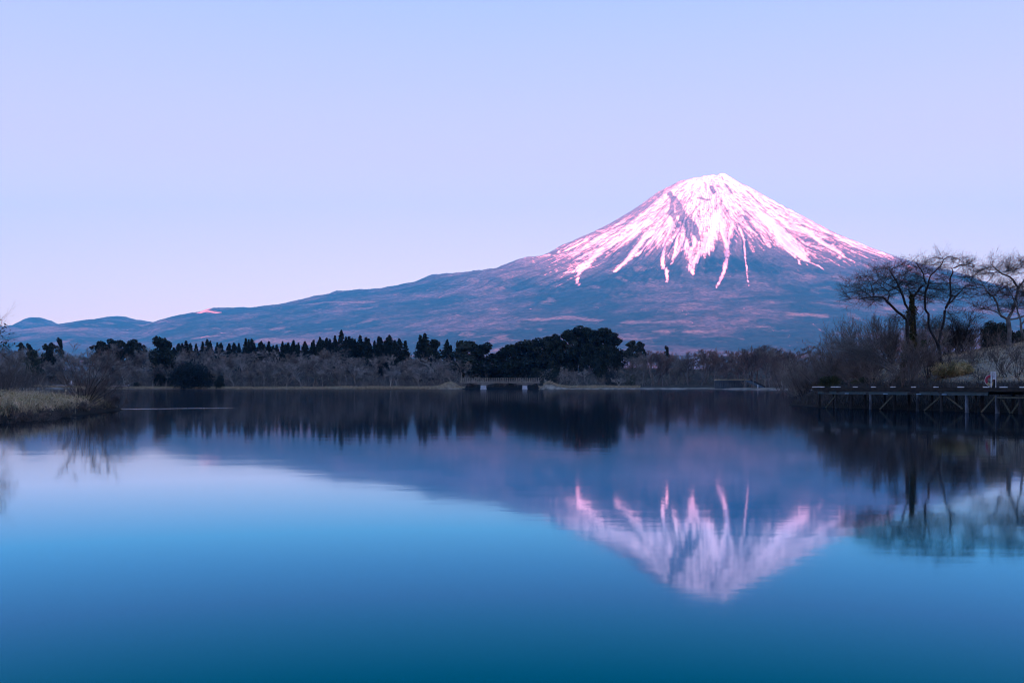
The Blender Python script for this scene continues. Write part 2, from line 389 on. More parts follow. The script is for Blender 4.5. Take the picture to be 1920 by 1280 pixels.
# each cone: (pixel x of the top, rise in m, radius in m)
CONES = [(72, 140, 430), (200, 78, 480), (395, 62, 330), (450, 48, 250), (632, 92, 300), (836, 55, 220)]
def mountain(X, Y, lp, rp_, detail=True):
    dx = X-CX; dy = Y-D0; r = np.hypot(dx, dy)+1e-6; a = np.arctan2(dx, -dy)
    hl = np.interp(r, *lp); hr = np.interp(r, *rp_); hf = np.interp(r, fr_, fz_)
    p = 2 + np.clip((r-1500)/1100, 0, 6)
    sw = np.abs(np.sin(a))**p
    h = hf*(1-sw) + np.where(dx < 0, hl, hr)*sw
    for cx, hh, rr in CONES:
        qx, qy = PX(cx, D0), D0-0
        d = np.hypot((X-qx), (Y-qy)*.8)/rr
        h = h + hh*np.clip(1-d*d, 0, 1)**1.35
    if detail:
        lr = np.log(np.maximum(r, 30))
        wv = perlin(a*3, lr*2.2, 21)*.09
        env = sstep(120, 900, r)*(1-sstep(3300, 5500, r))
        g1 = 1-2*np.abs(perlin((a+wv)*6.5, lr*1.1, 5)); g2 = 1-2*np.abs(perlin((a+wv)*17, lr*1.8, 6)); g3 = 1-2*np.abs(perlin((a+wv*.6)*44, lr*3.2, 8))
        amp = np.minimum(r, 2600)/2600
        h = h + env*amp*(44*(g1-.4) + 27*(g2-.4) + 17*(g3-.4))
        h = h + env*9*fbm(X/90, Y/90, 12, 3)
        lo = sstep(2800, 5000, r)
        h = h + lo*(50*fbm(X/1500, Y/1500, 31, 5) + 22*fbm(X/260, Y/260, 41, 4))*np.clip((13000-r)/3000, 0, 1)
        # the great scar down the front
        sc_l = np.interp(r, [0, 300, 700, 1200, 1800, 2600], [-.45, -.32, -.20, -.13, -.10, -.085])
        scar = np.exp(-((a-sc_l)*r/(60+r*.035))**2)*sstep(250, 800, r)*(1-sstep(2300, 3300, r))
        h = h - 60*scar
        # crater rim
        h = h + sstep(700, 200, r)*(26*perlin(X/95, Y/95, 77) + 10*perlin(X/40, Y/40, 78))
        pk = np.exp(-(((X-PX(1353, D0))/110)**2 + ((Y-D0)/150)**2)); h = h + 50*pk
    return h
tx = np.arange(-20, 1960, 6.0); ty = np.interp(tx, sil[:,0], sil[:,1])
base_t = ty.copy()
lz, rz_ = Lz.copy(), Rz.copy()
depths = np.concatenate([np.linspace(4500, 11000, 40), np.linspace(11100, 16000, 90)])
for it in range(9):
    lp = smooth_profile(Lr, lz); rp2 = smooth_profile(Rr, rz_)
    UX = PX(tx[None], depths[:, None]); UY = np.broadcast_to(depths[:, None], UX.shape)
    H = mountain(UX, UY, lp, rp2, True); e = (HY - (H-EYE)/UY*F).min(0)
    # compare with the outline, small cones left out of the base line
    tgt = base_t.copy()
    for cx, hh, rr in CONES:
        tgt -= hh*np.clip(1-((tx-cx)/F*D0/rr)**2, 0, 1)**1.35/D0*F
    err = e - tgt                                  # positive: too low
    es = np.convolve(np.pad(err, 4, mode='edge'), np.ones(9)/9, mode='valid')
    lx = 1325-Lr*F/D0; rx = 1325+Rr*F/D0
    lz += np.interp(lx, tx, es)*D0/F*.8; rz_ += np.interp(rx, tx, es)*D0/F*.8
print('outline error px: mean %.2f max %.2f' % (np.abs(err).mean(), np.abs(err).max()))
HM = lambda X, Y: mountain(np.asarray(X, float), np.asarray(Y, float), lp, rp2, True)

def hit(x, y):
    "where the ray through photograph pixel (x, y) meets the volcano"
    Yd = np.linspace(4500, 14500, 1400); Xd = PX(x, Yd); Hd = HM(Xd, Yd)
    el = HY - (Hd-EYE)/Yd*F
    k = np.nonzero(el <= y)[0]
    k = k[0] if len(k) else int(np.argmin(el))
    return Xd[k], Yd[k]
aa = np.concatenate([np.linspace(-2.0, 2.0, 1000), np.linspace(2.0, 2*math.pi-2.0, 50)[1:-1]])
rr = np.concatenate([[1, 30], np.exp(np.linspace(math.log(60), math.log(13000), 520))])
AA, RR = np.meshgrid(aa, rr)
MX = CX + RR*np.sin(AA); MY = D0 - RR*np.cos(AA); MH = HM(MX, MY)
MH[-1] = -60
# --- where snow lies: above a ragged line, in gullies, and in tongues that run far down
def poly_dist(pts, wd):
    "wd: half widths (m) at the points; returns signed closeness 1 at the centre, 0 at the edge"
    best = np.full(MX.shape, -9.)
    P = [hit(*p) for p in pts]
    for (a, b, w0, w1) in zip(P[:-1], P[1:], wd[:-1], wd[1:]):
        ex, ey = b[0]-a[0], b[1]-a[1]; t = np.clip(((MX-a[0])*ex+(MY-a[1])*ey)/(ex*ex+ey*ey+1e-9), 0, 1)
        d = np.hypot(MX-a[0]-t*ex, (MY-a[1]-t*ey)); ww = w0+(w1-w0)*t
        best = np.maximum(best, 1-d/ww)
    return best
lr = np.log(np.maximum(RR, 30))
dxp = MX/MY*F+960; 
line = np.interp(MX/MY*F+960, [900,1000,1040,1080,1110,1150,1190,1210,1240,1270,1300,1325,1345,1370,1400,1440,1470,1500,1550,1600,1660,1720,1800],
                 [470,472,472,476,462,452,440,446,440,452,472,428,420,428,424,430,440,450,452,461,466,458,448])
pyv = HY - (MH-EYE)/MY*F
above = (line - pyv)                                    # >0 above the line, in metres of height / ~7.8
str1 = perlin(AA*26+perlin(AA*5, lr*3, 4)*1.2, lr*1.5, 50); str2 = perlin(AA*70, lr*4.0, 51); str3 = perlin(AA*150, lr*9, 52)
str0 = perlin(AA*11+perlin(AA*4, lr*3, 14)*1.0, lr*1.2, 57)
field = above/26.0 + .9*str0 + 1.0*str1 + .75*str2 + .45*str3
field = np.minimum(field, .18 + .75*str1 + .7*str2 + .5*str3 + .4*str0 + np.clip(above/220, 0, .42))
# extra bare slabs near both outlines of the cone
edge = np.abs(np.sin(AA)); field = field - sstep(.72, 1.0, edge)*1.5
TONG = [([(1195,430),(1160,448),(1130,468),(1105,490),(1085,508),(1060,512)], [90,75,70,60,45,15]),
        ([(1120,476),(1100,500),(1086,512),(1082,526),(1086,536)], [40,30,20,14,7]),
        ([(1215,415),(1190,440),(1170,455),(1155,470)], [60,45,30,12]),
        ([(1235,430),(1205,450),(1185,475),(1165,498),(1153,510)], [70,40,30,20,8]),
        ([(1240,430),(1215,455),(1180,484),(1168,494)], [28,20,14,10]),
        ([(1260,410),(1254,440),(1245,460),(1242,490),(1250,510),(1251,530)], [55,30,18,16,16,8]),
        ([(1272,430),(1268,460),(1262,485),(1259,498)], [25,13,10,5]),
        ([(1290,450),(1282,465),(1292,475)], [60,40,12]),
        ([(1345,400),(1338,430),(1322,465),(1300,490),(1294,503),(1300,515)], [90,75,60,40,24,10]),
        ([(1352,415),(1356,435),(1362,460),(1363,480),(1357,510),(1345,535),(1342,541)], [60,35,25,20,16,12,6]),
        ([(1372,425),(1366,450),(1363,470)], [30,17,14]),
        ([(1385,425),(1395,450),(1398,490),(1402,525),(1405,536)], [20,9,6,5,3]),
        ([(1430,405),(1455,430),(1480,455),(1500,470),(1520,492),(1545,506)], [130,130,120,80,22,6]),
        ([(1400,425),(1420,440)], [40,14]),
        ([(1470,465),(1490,480),(1500,496)], [16,13,6]),
        ([(1500,425),(1540,455),(1570,470),(1598,490)], [70,60,40,8]),
        ([(1550,435),(1600,462),(1655,480)], [50,40,8]),
        ([(1100,452),(1060,470),(1020,478)], [40,22,8])]
tong = np.full(MX.shape, -9.)
for pts, wd in TONG: tong = np.maximum(tong, poly_dist(pts, wd))
field = np.maximum(field, np.where(tong > -3, tong*1.6 + .30 + .35*str3 + .25*str2, -9))
ROCK_SHADE = [([(1255,362),(1268,380),(1285,410),(1300,430),(1310,450)], [28,42,50,55,30]),  # bare ribs and shadowed gorge walls, the shade drawn as missing snow
        ([(1262,378),(1258,400),(1272,425)], [30,36,20]), ([(1240,365),(1210,388),(1180,412),(1150,430)], [22,30,26,10]),
        ([(1278,395),(1290,435),(1296,462)], [20,30,18]), ([(1333,350),(1340,362)], [26,18]), ([(1396,405),(1403,412)], [40,30]),
        ([(1360,345),(1372,362)], [18,20]), ([(1310,372),(1330,375)], [30,20]), ([(1402,360),(1440,392)], [14,16]), ([(1350,330),(1356,338)], [16,10])]
rock = np.full(MX.shape, -9.)
for pts, wd in ROCK_SHADE: rock = np.maximum(rock, poly_dist(pts, wd))
field = np.where(rock > -.6, field - 1.9*sstep(-.5, .5, rock+.3*str3), field)
snow = np.clip(np.where(MH > 900, field, -2), -2, 2)
snow = np.where(np.hypot(MX-PX(1353, D0), MY-D0) < 170, np.maximum(snow, 1.1), snow)
scree = sstep(-2.6, .1, above/26.0 + .5*str1 + .35*str0 + .25*str2)            # pale bare cinder just below the snow
meadow = np.full(MX.shape, -9.)
for pts, wd in [([(16,615),(60,617),(110,619),(158,616)], [300,260,200,80]), ([(500,637),(550,638),(588,645)], [170,190,60]), ([(370,634),(400,630)], [90,50]), ([(260,608),(310,602)], [110,60]),
        ([(560,572),(640,566),(700,566)], [40,70,50]), ([(980,600),(1060,596),(1120,602)], [60,110,60]), ([(1185,604),(1230,604),(1285,603)], [90,130,60]), ([(1290,622),(1345,620)], [40,50]), ([(1160,636),(1230,634)], [25,35]), ([(1400,612),(1440,614)], [20,50]), ([(1480,588),(1545,592)], [60,90]), ([(820,612),(852,610)], [18,24])]:
    meadow = np.maximum(meadow, poly_dist(pts, wd))
meadow = sstep(-.1, .7, meadow + .9*fbm(MX/210, MY/210, 91, 5))
# orange landslide on one cone of the left ridge
slide = np.maximum(poly_dist([(384,580),(376,587)], [55,30]), poly_dist([(386,583),(398,584),(412,588)], [30,40,20]))
mm = bpy.data.materials.new('volcano_slope'); mm.use_nodes = True
def mountain_material(m):
    t = m.node_tree; b = t.nodes['Principled BSDF']; b.inputs['Roughness'].default_value = .95; b.inputs['Specular IOR Level'].default_value = .05
    Lk = t.links.new; g = t.nodes.new('ShaderNodeNewGeometry')
    def noise(s, d=6, st=(1,1,1), dis=0):
        mp = t.nodes.new('ShaderNodeMapping'); mp.inputs['Scale'].default_value = st; Lk(g.outputs['Position'], mp.inputs[0])
        n = t.nodes.new('ShaderNodeTexNoise'); n.inputs['Scale'].default_value = s; n.inputs['Detail'].default_value = d; n.inputs['Roughness'].default_value = .62
        n.inputs['Distortion'].default_value = dis
        Lk(mp.outputs[0], n.inputs[0]); return n.outputs[0]
    def ramp(src, st):
        r = t.nodes.new('ShaderNodeValToRGB'); Lk(src, r.inputs[0])
        while len(r.color_ramp.elements) < len(st): r.color_ramp.elements.new(.5)
        for e, (p, c) in zip(r.color_ramp.elements, st): e.position = p; e.color = (*c, 1)
        return r.outputs[0]
    def mixc(f, a, bb, blend='MIX'):
        q = t.nodes.new('ShaderNodeMix'); q.data_type = 'RGBA'; q.blend_type = blend
        if isinstance(f, float): q.inputs[0].default_value = f
        else: Lk(f, q.inputs[0])
        for v, s in ((a, 6), (bb, 7)):
            if isinstance(v, tuple): q.inputs[s].default_value = (*v, 1)
            else: Lk(v, q.inputs[s])
        return q.outputs[2]
    def att(n):
        q = t.nodes.new('ShaderNodeAttribute'); q.attribute_name = n; return q.outputs['Fac']
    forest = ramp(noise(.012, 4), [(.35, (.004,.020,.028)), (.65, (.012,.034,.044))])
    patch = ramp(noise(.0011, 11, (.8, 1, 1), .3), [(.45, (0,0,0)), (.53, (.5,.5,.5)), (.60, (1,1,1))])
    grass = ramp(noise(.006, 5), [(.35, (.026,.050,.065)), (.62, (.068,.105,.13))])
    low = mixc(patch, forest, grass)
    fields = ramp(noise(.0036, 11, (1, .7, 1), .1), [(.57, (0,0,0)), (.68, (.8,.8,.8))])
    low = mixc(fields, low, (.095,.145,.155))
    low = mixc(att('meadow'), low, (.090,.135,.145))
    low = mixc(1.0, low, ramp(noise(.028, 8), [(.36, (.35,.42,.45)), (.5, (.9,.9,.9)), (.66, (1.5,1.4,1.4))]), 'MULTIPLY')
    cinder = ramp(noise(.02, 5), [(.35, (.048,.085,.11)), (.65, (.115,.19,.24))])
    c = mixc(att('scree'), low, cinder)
    c = mixc(att('slide'), c, (.72,.66,.55))
    sn = ramp(noise(.004, 6), [(.3, (.86,.80,.86)), (.7, (.95,.92,.95))])
    # wind-blown grit breaks the snow's edge up
    def streaks(ka, kr, d=3):
        cb = t.nodes.new('ShaderNodeCombineXYZ')
        for nm, kk, sl in (('ang', ka, 0), ('lrad', kr, 1)):
            q = t.nodes.new('ShaderNodeMath'); q.operation = 'MULTIPLY'; Lk(att(nm), q.inputs[0]); q.inputs[1].default_value = kk; Lk(q.outputs[0], cb.inputs[sl])
        n = t.nodes.new('ShaderNodeTexNoise'); n.inputs['Scale'].default_value = 1; n.inputs['Detail'].default_value = d; n.inputs['Distortion'].default_value = .3
        Lk(cb.outputs[0], n.inputs[0]); return n.outputs[0]
    def madd(a, k, c0):
        q = t.nodes.new('ShaderNodeMath'); q.operation = 'MULTIPLY_ADD'; Lk(a, q.inputs[0]); q.inputs[1].default_value = k
        if isinstance(c0, (int, float)): q.inputs[2].default_value = c0
        else: Lk(c0, q.inputs[2])
        return q.outputs[0]
    f = madd(streaks(75, 4), 3.6, att('snow')); f = madd(streaks(190, 12), 4.2, f); f = madd(noise(.020, 7), 4.6, f); f = madd(streaks(420, 40, 2), 3.0, f); f = madd(f, 1.0, -7.75)
    fs = ramp(madd(f, .45, .25), [(.0, (0,0,0)), (.25, (.20,.20,.20)), (.62, (1,1,1))])
    c = mixc(fs, c, sn)
    Lk(c, b.inputs['Base Color'])
    bp = t.nodes.new('ShaderNodeBump'); bp.inputs['Strength'].default_value = .7; bp.inputs['Distance'].default_value = 14
    Lk(noise(.012, 8), bp.inputs['Height']); Lk(bp.outputs[0], b.inputs['Normal'])
mountain_material(mm)
ny, nx = MX.shape; idx = np.arange(ny*nx).reshape(ny, nx); i2 = np.roll(idx, -1, 1)
quads = np.stack([idx[:-1], i2[:-1], i2[1:], idx[1:]], -1).reshape(-1, 4)[:, ::-1]
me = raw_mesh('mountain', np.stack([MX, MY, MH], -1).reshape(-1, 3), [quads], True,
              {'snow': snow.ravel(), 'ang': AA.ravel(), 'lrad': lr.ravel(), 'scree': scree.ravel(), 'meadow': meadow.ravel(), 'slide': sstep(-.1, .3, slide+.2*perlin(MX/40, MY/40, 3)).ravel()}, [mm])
tag(link('mountain', me), kind='structure')

# low hills added unseen behind the camera to keep the lake in evening shade
hx = np.linspace(-5200, 6500, 120); hy = np.linspace(-3600, -350, 50); HX, HYY = np.meshgrid(hx, hy)
crest = 385 + 60*fbm(HX/900, HX*0+3, 61, 3)
HHH = crest*np.exp(-((HYY+1500)/620)**2)*(1+.25*fbm(HX/500, HYY/500, 65, 4)) - 14
ny, nx = HX.shape; idx = np.arange(ny*nx).reshape(ny, nx)
quads = np.stack([idx[:-1,:-1], idx[:-1,1:], idx[1:,1:], idx[1:,:-1]], -1).reshape(-1, 4)
M['hill_wood'] = mat('hill_wood', (.03,.035,.03), (.09,.075,.06), .01, thr=(.4,.6))
tag(link('shade_hills', raw_mesh('shade_hills', np.stack([HX, HYY, HHH], -1).reshape(-1, 3), [quads], True, mats=[M['hill_wood']])), kind='structure')

# ------------------------------------------------------------------ haze
hz = Geo().box((-13400, -3850, -6), (13400, 17600, 3330)).mesh('haze')
hm = bpy.data.materials.new('air'); hm.use_nodes = True; t = hm.node_tree; t.nodes.clear()
o_ = t.nodes.new('ShaderNodeOutputMaterial'); v_ = t.nodes.new('ShaderNodeVolumePrincipled')
v_.inputs['Color'].default_value = (.012, .41, .97, 1); v_.inputs['Density'].default_value = 4.7e-5; v_.inputs['Anisotropy'].default_value = 0
t.links.new(v_.outputs[0], o_.inputs['Volume']); hz.materials.append(hm)
tag(link('haze', hz), kind='stuff')

#@@PART2
# ------------------------------------------------------------------ plant builders
def rot_about(d, ang, az):
    "turn each direction d by ang away from itself, at azimuth az"
    ref = np.where(np.abs(d[:, 2:3]) > .9, [[1., 0, 0]], [[0, 0, 1.]])
    a = np.cross(d, ref); a /= np.linalg.norm(a, axis=1, keepdims=True); b = np.cross(d, a)
    s = np.sin(ang)[:, None]; c = np.cos(ang)[:, None]
    return d*c + s*(a*np.cos(az)[:, None] + b*np.sin(az)[:, None])

def grow(rs, starts, dirs, lens, rads, levels, seg0=6, wig=.12):
    """levels: list of dict(n, ang, spread, ratio, rr, t0, up, seg). Returns [(P0,P1,R0,R1,D0,D1)] per level"""
    out = []
    P, Dr, Ln, Rd = [np.asarray(v, float) for v in (starts, dirs, lens, rads)]
    for li in range(len(levels)+1):
        lv = levels[li] if li < len(levels) else None
        seg = seg0 if li == 0 else levels[li-1].get('seg', 4)
        up = levels[0].get('up0', .0) if li == 0 else levels[li-1].get('up', 0)
        B = len(P); pts = np.zeros((B, seg+1, 3)); tan = np.zeros((B, seg+1, 3)); pts[:, 0] = P; d = Dr/np.linalg.norm(Dr, axis=1, keepdims=True); tan[:, 0] = d
        step = (Ln/seg)[:, None]
        for k in range(seg):
            d = d + rs.normal(size=(B, 3))*wig; d[:, 2] += up; d /= np.linalg.norm(d, axis=1, keepdims=True)
            pts[:, k+1] = pts[:, k] + d*step; tan[:, k+1] = d
        tt = np.linspace(0, 1, seg+1); rad = Rd[:, None]*(1-.72*tt[None])
        out.append((pts[:, :-1].reshape(-1, 3), pts[:, 1:].reshape(-1, 3), rad[:, :-1].ravel(), rad[:, 1:].ravel(), tan[:, :-1].reshape(-1, 3), tan[:, 1:].reshape(-1, 3)))
        if lv is None: break
        n = lv['n']; t = rs.uniform(lv.get('t0', .3), 1.0, (B, n)) ** lv.get('tp', 1)
        t = np.maximum(t, lv.get('t0', .3))
        f = t*seg; k = np.minimum(f.astype(int), seg-1); fr = (f-k)[..., None]; bi = np.arange(B)[:, None]
        P = (pts[bi, k]*(1-fr) + pts[bi, k+1]*fr).reshape(-1, 3); d = tan[bi, k+1].reshape(-1, 3)
        ang = np.radians(rs.normal(lv['ang'], lv.get('spread', 10), B*n))
        Dr = rot_about(d, ang, rs.uniform(0, 2*math.pi, B*n)); Dr[:, 2] *= lv.get('flat', 1)
        Ln = (Ln[:, None]*lv['ratio']*(1.15-.55*t)*rs.uniform(.7, 1.2, (B, n))).ravel()
        Rd = np.maximum((Rd[:, None]*(1-.72*t)*lv['rr']).ravel(), lv.get('rmin', .004))
    return out
def tube_mesh(name, segs, m, sides=(6, 5, 4, 3, 3, 3)):
    g = Geo()
    for s, k in zip(segs, sides): g.tubes(s[0], s[1], s[2], s[3], k, s[4], s[5])
    return g.mesh(name, m, False)

def bare_tree_segs(rs, H, twig=.03, vase=38, dense=1.0):
    "rounded winter crown on a short trunk, unit in metres"
    n0 = rs.integers(1, 3)
    st = np.zeros((n0, 3)); dr = np.stack([rs.normal(0, .12, n0), rs.normal(0, .12, n0), np.ones(n0)], 1)
    return grow(rs, st, dr, np.full(n0, H*.72), np.full(n0, H*.017),
        [dict(n=int(9*dense)//n0+3, ang=vase, spread=10, ratio=.62, rr=.6, t0=.22, up=.10, up0=.02, seg=5),
         dict(n=8, ang=36, spread=12, ratio=.52, rr=.6, t0=.2, up=.06, seg=4, rmin=twig),
         dict(n=8, ang=34, spread=14, ratio=.50, rr=.6, t0=.15, up=.04, seg=3, rmin=twig*.8),
         dict(n=4, ang=32, spread=14, ratio=.55, rr=.7, t0=.15, up=.02, seg=2, rmin=twig*.62)], wig=.13)

def conifer_mesh(name, rs, m, H=20, Rb=3.6, low=.12, n=1500, pw=.85, size=.95, clump=.25):
    "pointed evergreen: stem and drooping sprays of needles in uneven whorls"
    g = Geo(); g.tubes([[0,0,0]], [[0,0,H*.97]], [H*.013+.06], [.03], 5)
    nb = int(n/14); t = low + (1-low)*(np.arange(nb)+rs.uniform(0, 1, nb))/nb; t = 1-(1-t)**1.0
    az = rs.uniform(0, 2*math.pi, nb); ln = Rb*(1-(t-low)/(1-low))**pw*rs.uniform(1-clump*1.6, 1+clump, nb) + .25
    P0 = np.stack([0*t, 0*t, t*H], 1); dv = np.stack([np.cos(az), np.sin(az), np.full(nb, -.18)+rs.normal(0, .08, nb)], 1)
    P1 = P0 + dv*ln[:, None]; g.tubes(P0, P1, np.full(nb, .05), np.full(nb, .015), 3)
    u = rs.uniform(.12, 1.0, (nb, 14))**.7; C = P0[:, None] + (dv*ln[:, None])[:, None]*u[..., None] + rs.normal(0, .22, (nb, 14, 3))*np.array([1, 1, .8])*(.4+ln[:, None, None]*.25)
    g.leaves(C.reshape(-1, 3), size, up=.1, rs=rs, asp=.62, droop=.25)
    return g.mesh(name, m)
def pad_tree_mesh(name, rs, m, H=18, Wd=6, npad=14, n=2200, trunk=True, base=.35, size=.8, flat=.38):
    "broad evergreen with foliage in rounded pads"
    g = Geo(); cs = []
    if trunk: g.tubes([[0,0,0],[0,0,H*.5]], [[0,0,H*.5],[Wd*.06,0,H*.93]], [H*.022, H*.014], [H*.014, .05], 6)
    for k in range(npad):
        t = base + (1-base)*(k+.5)/npad; rad = Wd*math.sqrt(max(.02, 1-((t-.42)/.62)**2))*rs.uniform(.1, .8); az = rs.uniform(0, 6.28)
        c = np.array([rad*math.cos(az), rad*math.sin(az), t*H]); pr = Wd*rs.uniform(.28, .5)*(1.15-.55*(t-base)/(1-base))
        cs.append((c, pr)); g.tubes([[0, 0, t*H*.86]], [c], [.10], [.04], 4)
    cs.append((np.array([0, 0, H*.93]), Wd*.3))
    per = n//len(cs)
    for c, pr in cs:
        d = rs.normal(size=(per, 3)); d /= np.linalg.norm(d, axis=1, keepdims=True); rr_ = rs.uniform(.3, 1.0, per)**.5
        g.leaves(c + d*(rr_*pr)[:, None]*np.array([1, 1, flat*1.5]), size, up=.3, rs=rs, asp=.7)
    return g.mesh(name, m)

# ------------------------------------------------------------------ prototypes for the far wood
BARE = []
for k in range(6):
    rs = np.random.default_rng(100+k)
    BARE.append(bare_tree_segs(rs, 11.0, twig=.034, vase=[40, 46, 36, 50, 42, 38][k], dense=1.1))
def bare_mesh(k, mk, name='bare_tree'): return tube_mesh(name, BARE[k], M[mk], (5, 4, 3, 3, 3))
bmesh_ = {(k, mk): bare_mesh(k, mk) for k in range(6) for mk in ('twig_grey', 'twig_mauve', 'twig_red') if (mk != 'twig_red' or k < 3)}
CON = [conifer_mesh('conifer', np.random.default_rng(200+k), M['conifer'], 20, [6.0, 6.6, 5.2][k], [.08, .05, .12][k], 3600, [1.05, .95, 1.1][k], .75) for k in range(3)]
PINE = [pad_tree_mesh('pine_tree', np.random.default_rng(220+k), M[['pine', 'conifer', 'pine_light'][k]], 18, [6.8, 6.0, 7.5][k], [20, 22, 18][k], 3400, True, [.25, .1, .35][k], .95, [.5, .65, .4][k]) for k in range(3)]
ROUND = [pad_tree_mesh('evergreen_tree', np.random.default_rng(240+k), M['conifer'], 14, 5.2, 30, 7000, True, .04, .7, .8) for k in range(2)]

def place(me, name, x, Y, ytop, Hm, label, cat, group, wide=1.0, zoff=-.15):
    "stand a mesh of height Hm at pixel column x and distance Y so that its top reaches row ytop"
    X = PX(x, Y); z = gz(X, Y); Ht = EYE + (HY-ytop)/F*Y - z
    s_ = max(Ht, 1.0)/Hm
    o = link(name, me, None, (X, Y, z+zoff), random.uniform(0, 6.28), (s_*wide, s_*wide, s_))
    return tag(o, label, cat, group)
HB = {}
for key, me in bmesh_.items(): HB[key] = max(v.co.z for v in me.vertices)*.985

# stretches of the far shore, named by what one can find there
def stretch(x):
    if x < 250: return 'left of the far round shrub'
    if x < 430: return 'around the far round shrub'
    if x < 620: return 'right of the far round shrub'
    if x < 760: return 'below the tallest conifer'
    if x < 870: return 'just left of the footbridge'
    if x < 1010: return 'behind the footbridge'
    if x < 1180: return 'below the evergreen knoll'
    if x < 1340: return 'behind the sand strip'
    if x < 1430: return 'behind the round stone wall'
    return 'near the far lamp post'
def stretch_long(x):
    if x < 250: return 'left of the round dark shrub on the far shore'
    if x < 430: return 'around the round dark shrub on the far shore'
    if x < 620: return 'right of the round dark shrub on the far shore'
    if x < 760: return 'below the tallest pointed conifer of the far wood'
    if x < 870: return 'on the far shore just left of the footbridge'
    if x < 1010: return 'behind the far footbridge'
    if x < 1180: return 'below the dark evergreen knoll'
    if x < 1340: return 'behind the pale sand strip'
    if x < 1430: return 'behind the round stone wall'
    return 'near the far white lamp post'
rowname = {0: 'low grey', 1: 'middle-sized grey', 2: 'tall grey', 3: 'tallest mauve-grey'}
G_BARE = 'bare trees of the far wood'
def canopy(x):   # row of the grey canopy's top
    return np.interp(x, [-60, 60, 110, 200, 300, 380, 420, 600, 700, 860, 900, 960, 1010, 1060, 1150, 1200, 1240, 1290, 1340, 1370, 1420, 1460, 1500],
                        [652, 650, 652, 646, 650, 651, 653, 654, 660, 665, 674, 682, 680, 668, 668, 660, 654, 660, 651, 668, 646, 648, 655])
cnt = 0
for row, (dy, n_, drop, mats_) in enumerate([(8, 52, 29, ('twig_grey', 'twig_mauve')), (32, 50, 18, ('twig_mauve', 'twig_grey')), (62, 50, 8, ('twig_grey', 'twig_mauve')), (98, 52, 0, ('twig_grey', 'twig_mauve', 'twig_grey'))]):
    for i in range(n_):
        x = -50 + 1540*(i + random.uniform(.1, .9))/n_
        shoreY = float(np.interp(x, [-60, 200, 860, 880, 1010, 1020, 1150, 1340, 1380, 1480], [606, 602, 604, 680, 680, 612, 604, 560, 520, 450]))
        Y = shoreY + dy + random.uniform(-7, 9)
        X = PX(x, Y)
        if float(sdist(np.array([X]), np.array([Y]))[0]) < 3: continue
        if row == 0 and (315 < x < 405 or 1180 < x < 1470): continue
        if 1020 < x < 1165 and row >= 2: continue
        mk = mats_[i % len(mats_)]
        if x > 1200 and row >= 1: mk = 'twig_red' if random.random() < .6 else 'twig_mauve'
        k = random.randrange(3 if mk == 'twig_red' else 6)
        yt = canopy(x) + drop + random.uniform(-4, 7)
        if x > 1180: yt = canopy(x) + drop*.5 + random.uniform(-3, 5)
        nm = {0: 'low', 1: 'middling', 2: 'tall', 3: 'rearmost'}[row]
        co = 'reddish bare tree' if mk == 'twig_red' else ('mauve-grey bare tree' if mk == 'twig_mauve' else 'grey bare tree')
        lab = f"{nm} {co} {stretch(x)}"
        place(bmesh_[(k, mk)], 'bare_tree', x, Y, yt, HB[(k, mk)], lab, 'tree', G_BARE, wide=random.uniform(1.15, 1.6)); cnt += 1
print('bare far trees', cnt)

# slender pale-stemmed trees one can tell apart on the right of the far shore: trunk and crown of their own
def slender_tree(x, Y, ytop, label, seed, pale=True, H=13.0):
    rs = np.random.default_rng(seed); n0 = 2 if seed % 2 else 1
    st = np.zeros((n0, 3)); dr = np.stack([rs.normal(0, .10, n0), rs.normal(0, .08, n0), np.ones(n0)], 1)
    sg = grow(rs, st, dr, np.full(n0, H*.8), np.full(n0, .20),
        [dict(n=10, ang=30, spread=8, ratio=.55, rr=.6, t0=.25, up=.14, up0=.02, seg=5),
         dict(n=7, ang=32, spread=12, ratio=.55, rr=.6, t0=.2, up=.06, seg=4, rmin=.035),
         dict(n=7, ang=34, spread=14, ratio=.5, rr=.6, t0=.15, up=.04, seg=3, rmin=.028),
         dict(n=3, ang=32, spread=14, ratio=.55, rr=.7, t0=.15, up=.02, seg=2, rmin=.022)], wig=.09)
    X = PX(x, Y); z = gz(X, Y); top = max(s[1][:, 2].max() for s in sg); s_ = (EYE+(HY-ytop)/F*Y-z)/top
    r = link('bare_tree', None, None, (X, Y, z-.1), rs.uniform(0, 6), s_)
    tag(r, label, 'tree', 'pale-stemmed trees behind the sand strip')
    link('trunk', tube_mesh('trunk', sg[:2], M['bark_pale'] if pale else M['twig_grey'], (6, 4)), r)
    link('crown', tube_mesh('crown', sg[2:], M['twig_red'] if seed % 3 else M['twig_mauve'], (3, 3, 3)), r)
for i, (x, Y, yt, lb) in enumerate([
        (1208, 612, 668, 'slim pale-stemmed tree at the left end of the sand strip'),
        (1222, 600, 658, 'straight pale-stemmed tree standing alone above the sand strip'),
        (1243, 598, 656, 'pale tree forking low above the left half of the sand strip'),
        (1290, 594, 656, 'brightest pale-stemmed tree above the middle of the sand strip'),
        (1316, 590, 654, 'leaning pale-stemmed tree above the right half of the sand strip'),
        (1340, 580, 650, 'broad red-topped tree fanning out beside the round stone wall'),
        (1368, 566, 652, 'bare tree rising behind the left part of the round stone wall'),
        (1396, 520, 645, 'tall bare tree behind the right part of the round stone wall'),
        (1412, 494, 650, 'slanting slim tree at the foot of the dark ramp'),
        (1436, 478, 648, 'pale slim trunk between the ramp and the white lamp post'),
        (1443, 470, 655, 'pale forked trunk left of the far white lamp post'),
        (1455, 474, 660, 'leaning bare tree just left of the far white lamp post')]):
    slender_tree(x, Y, yt, lb, 300+i)

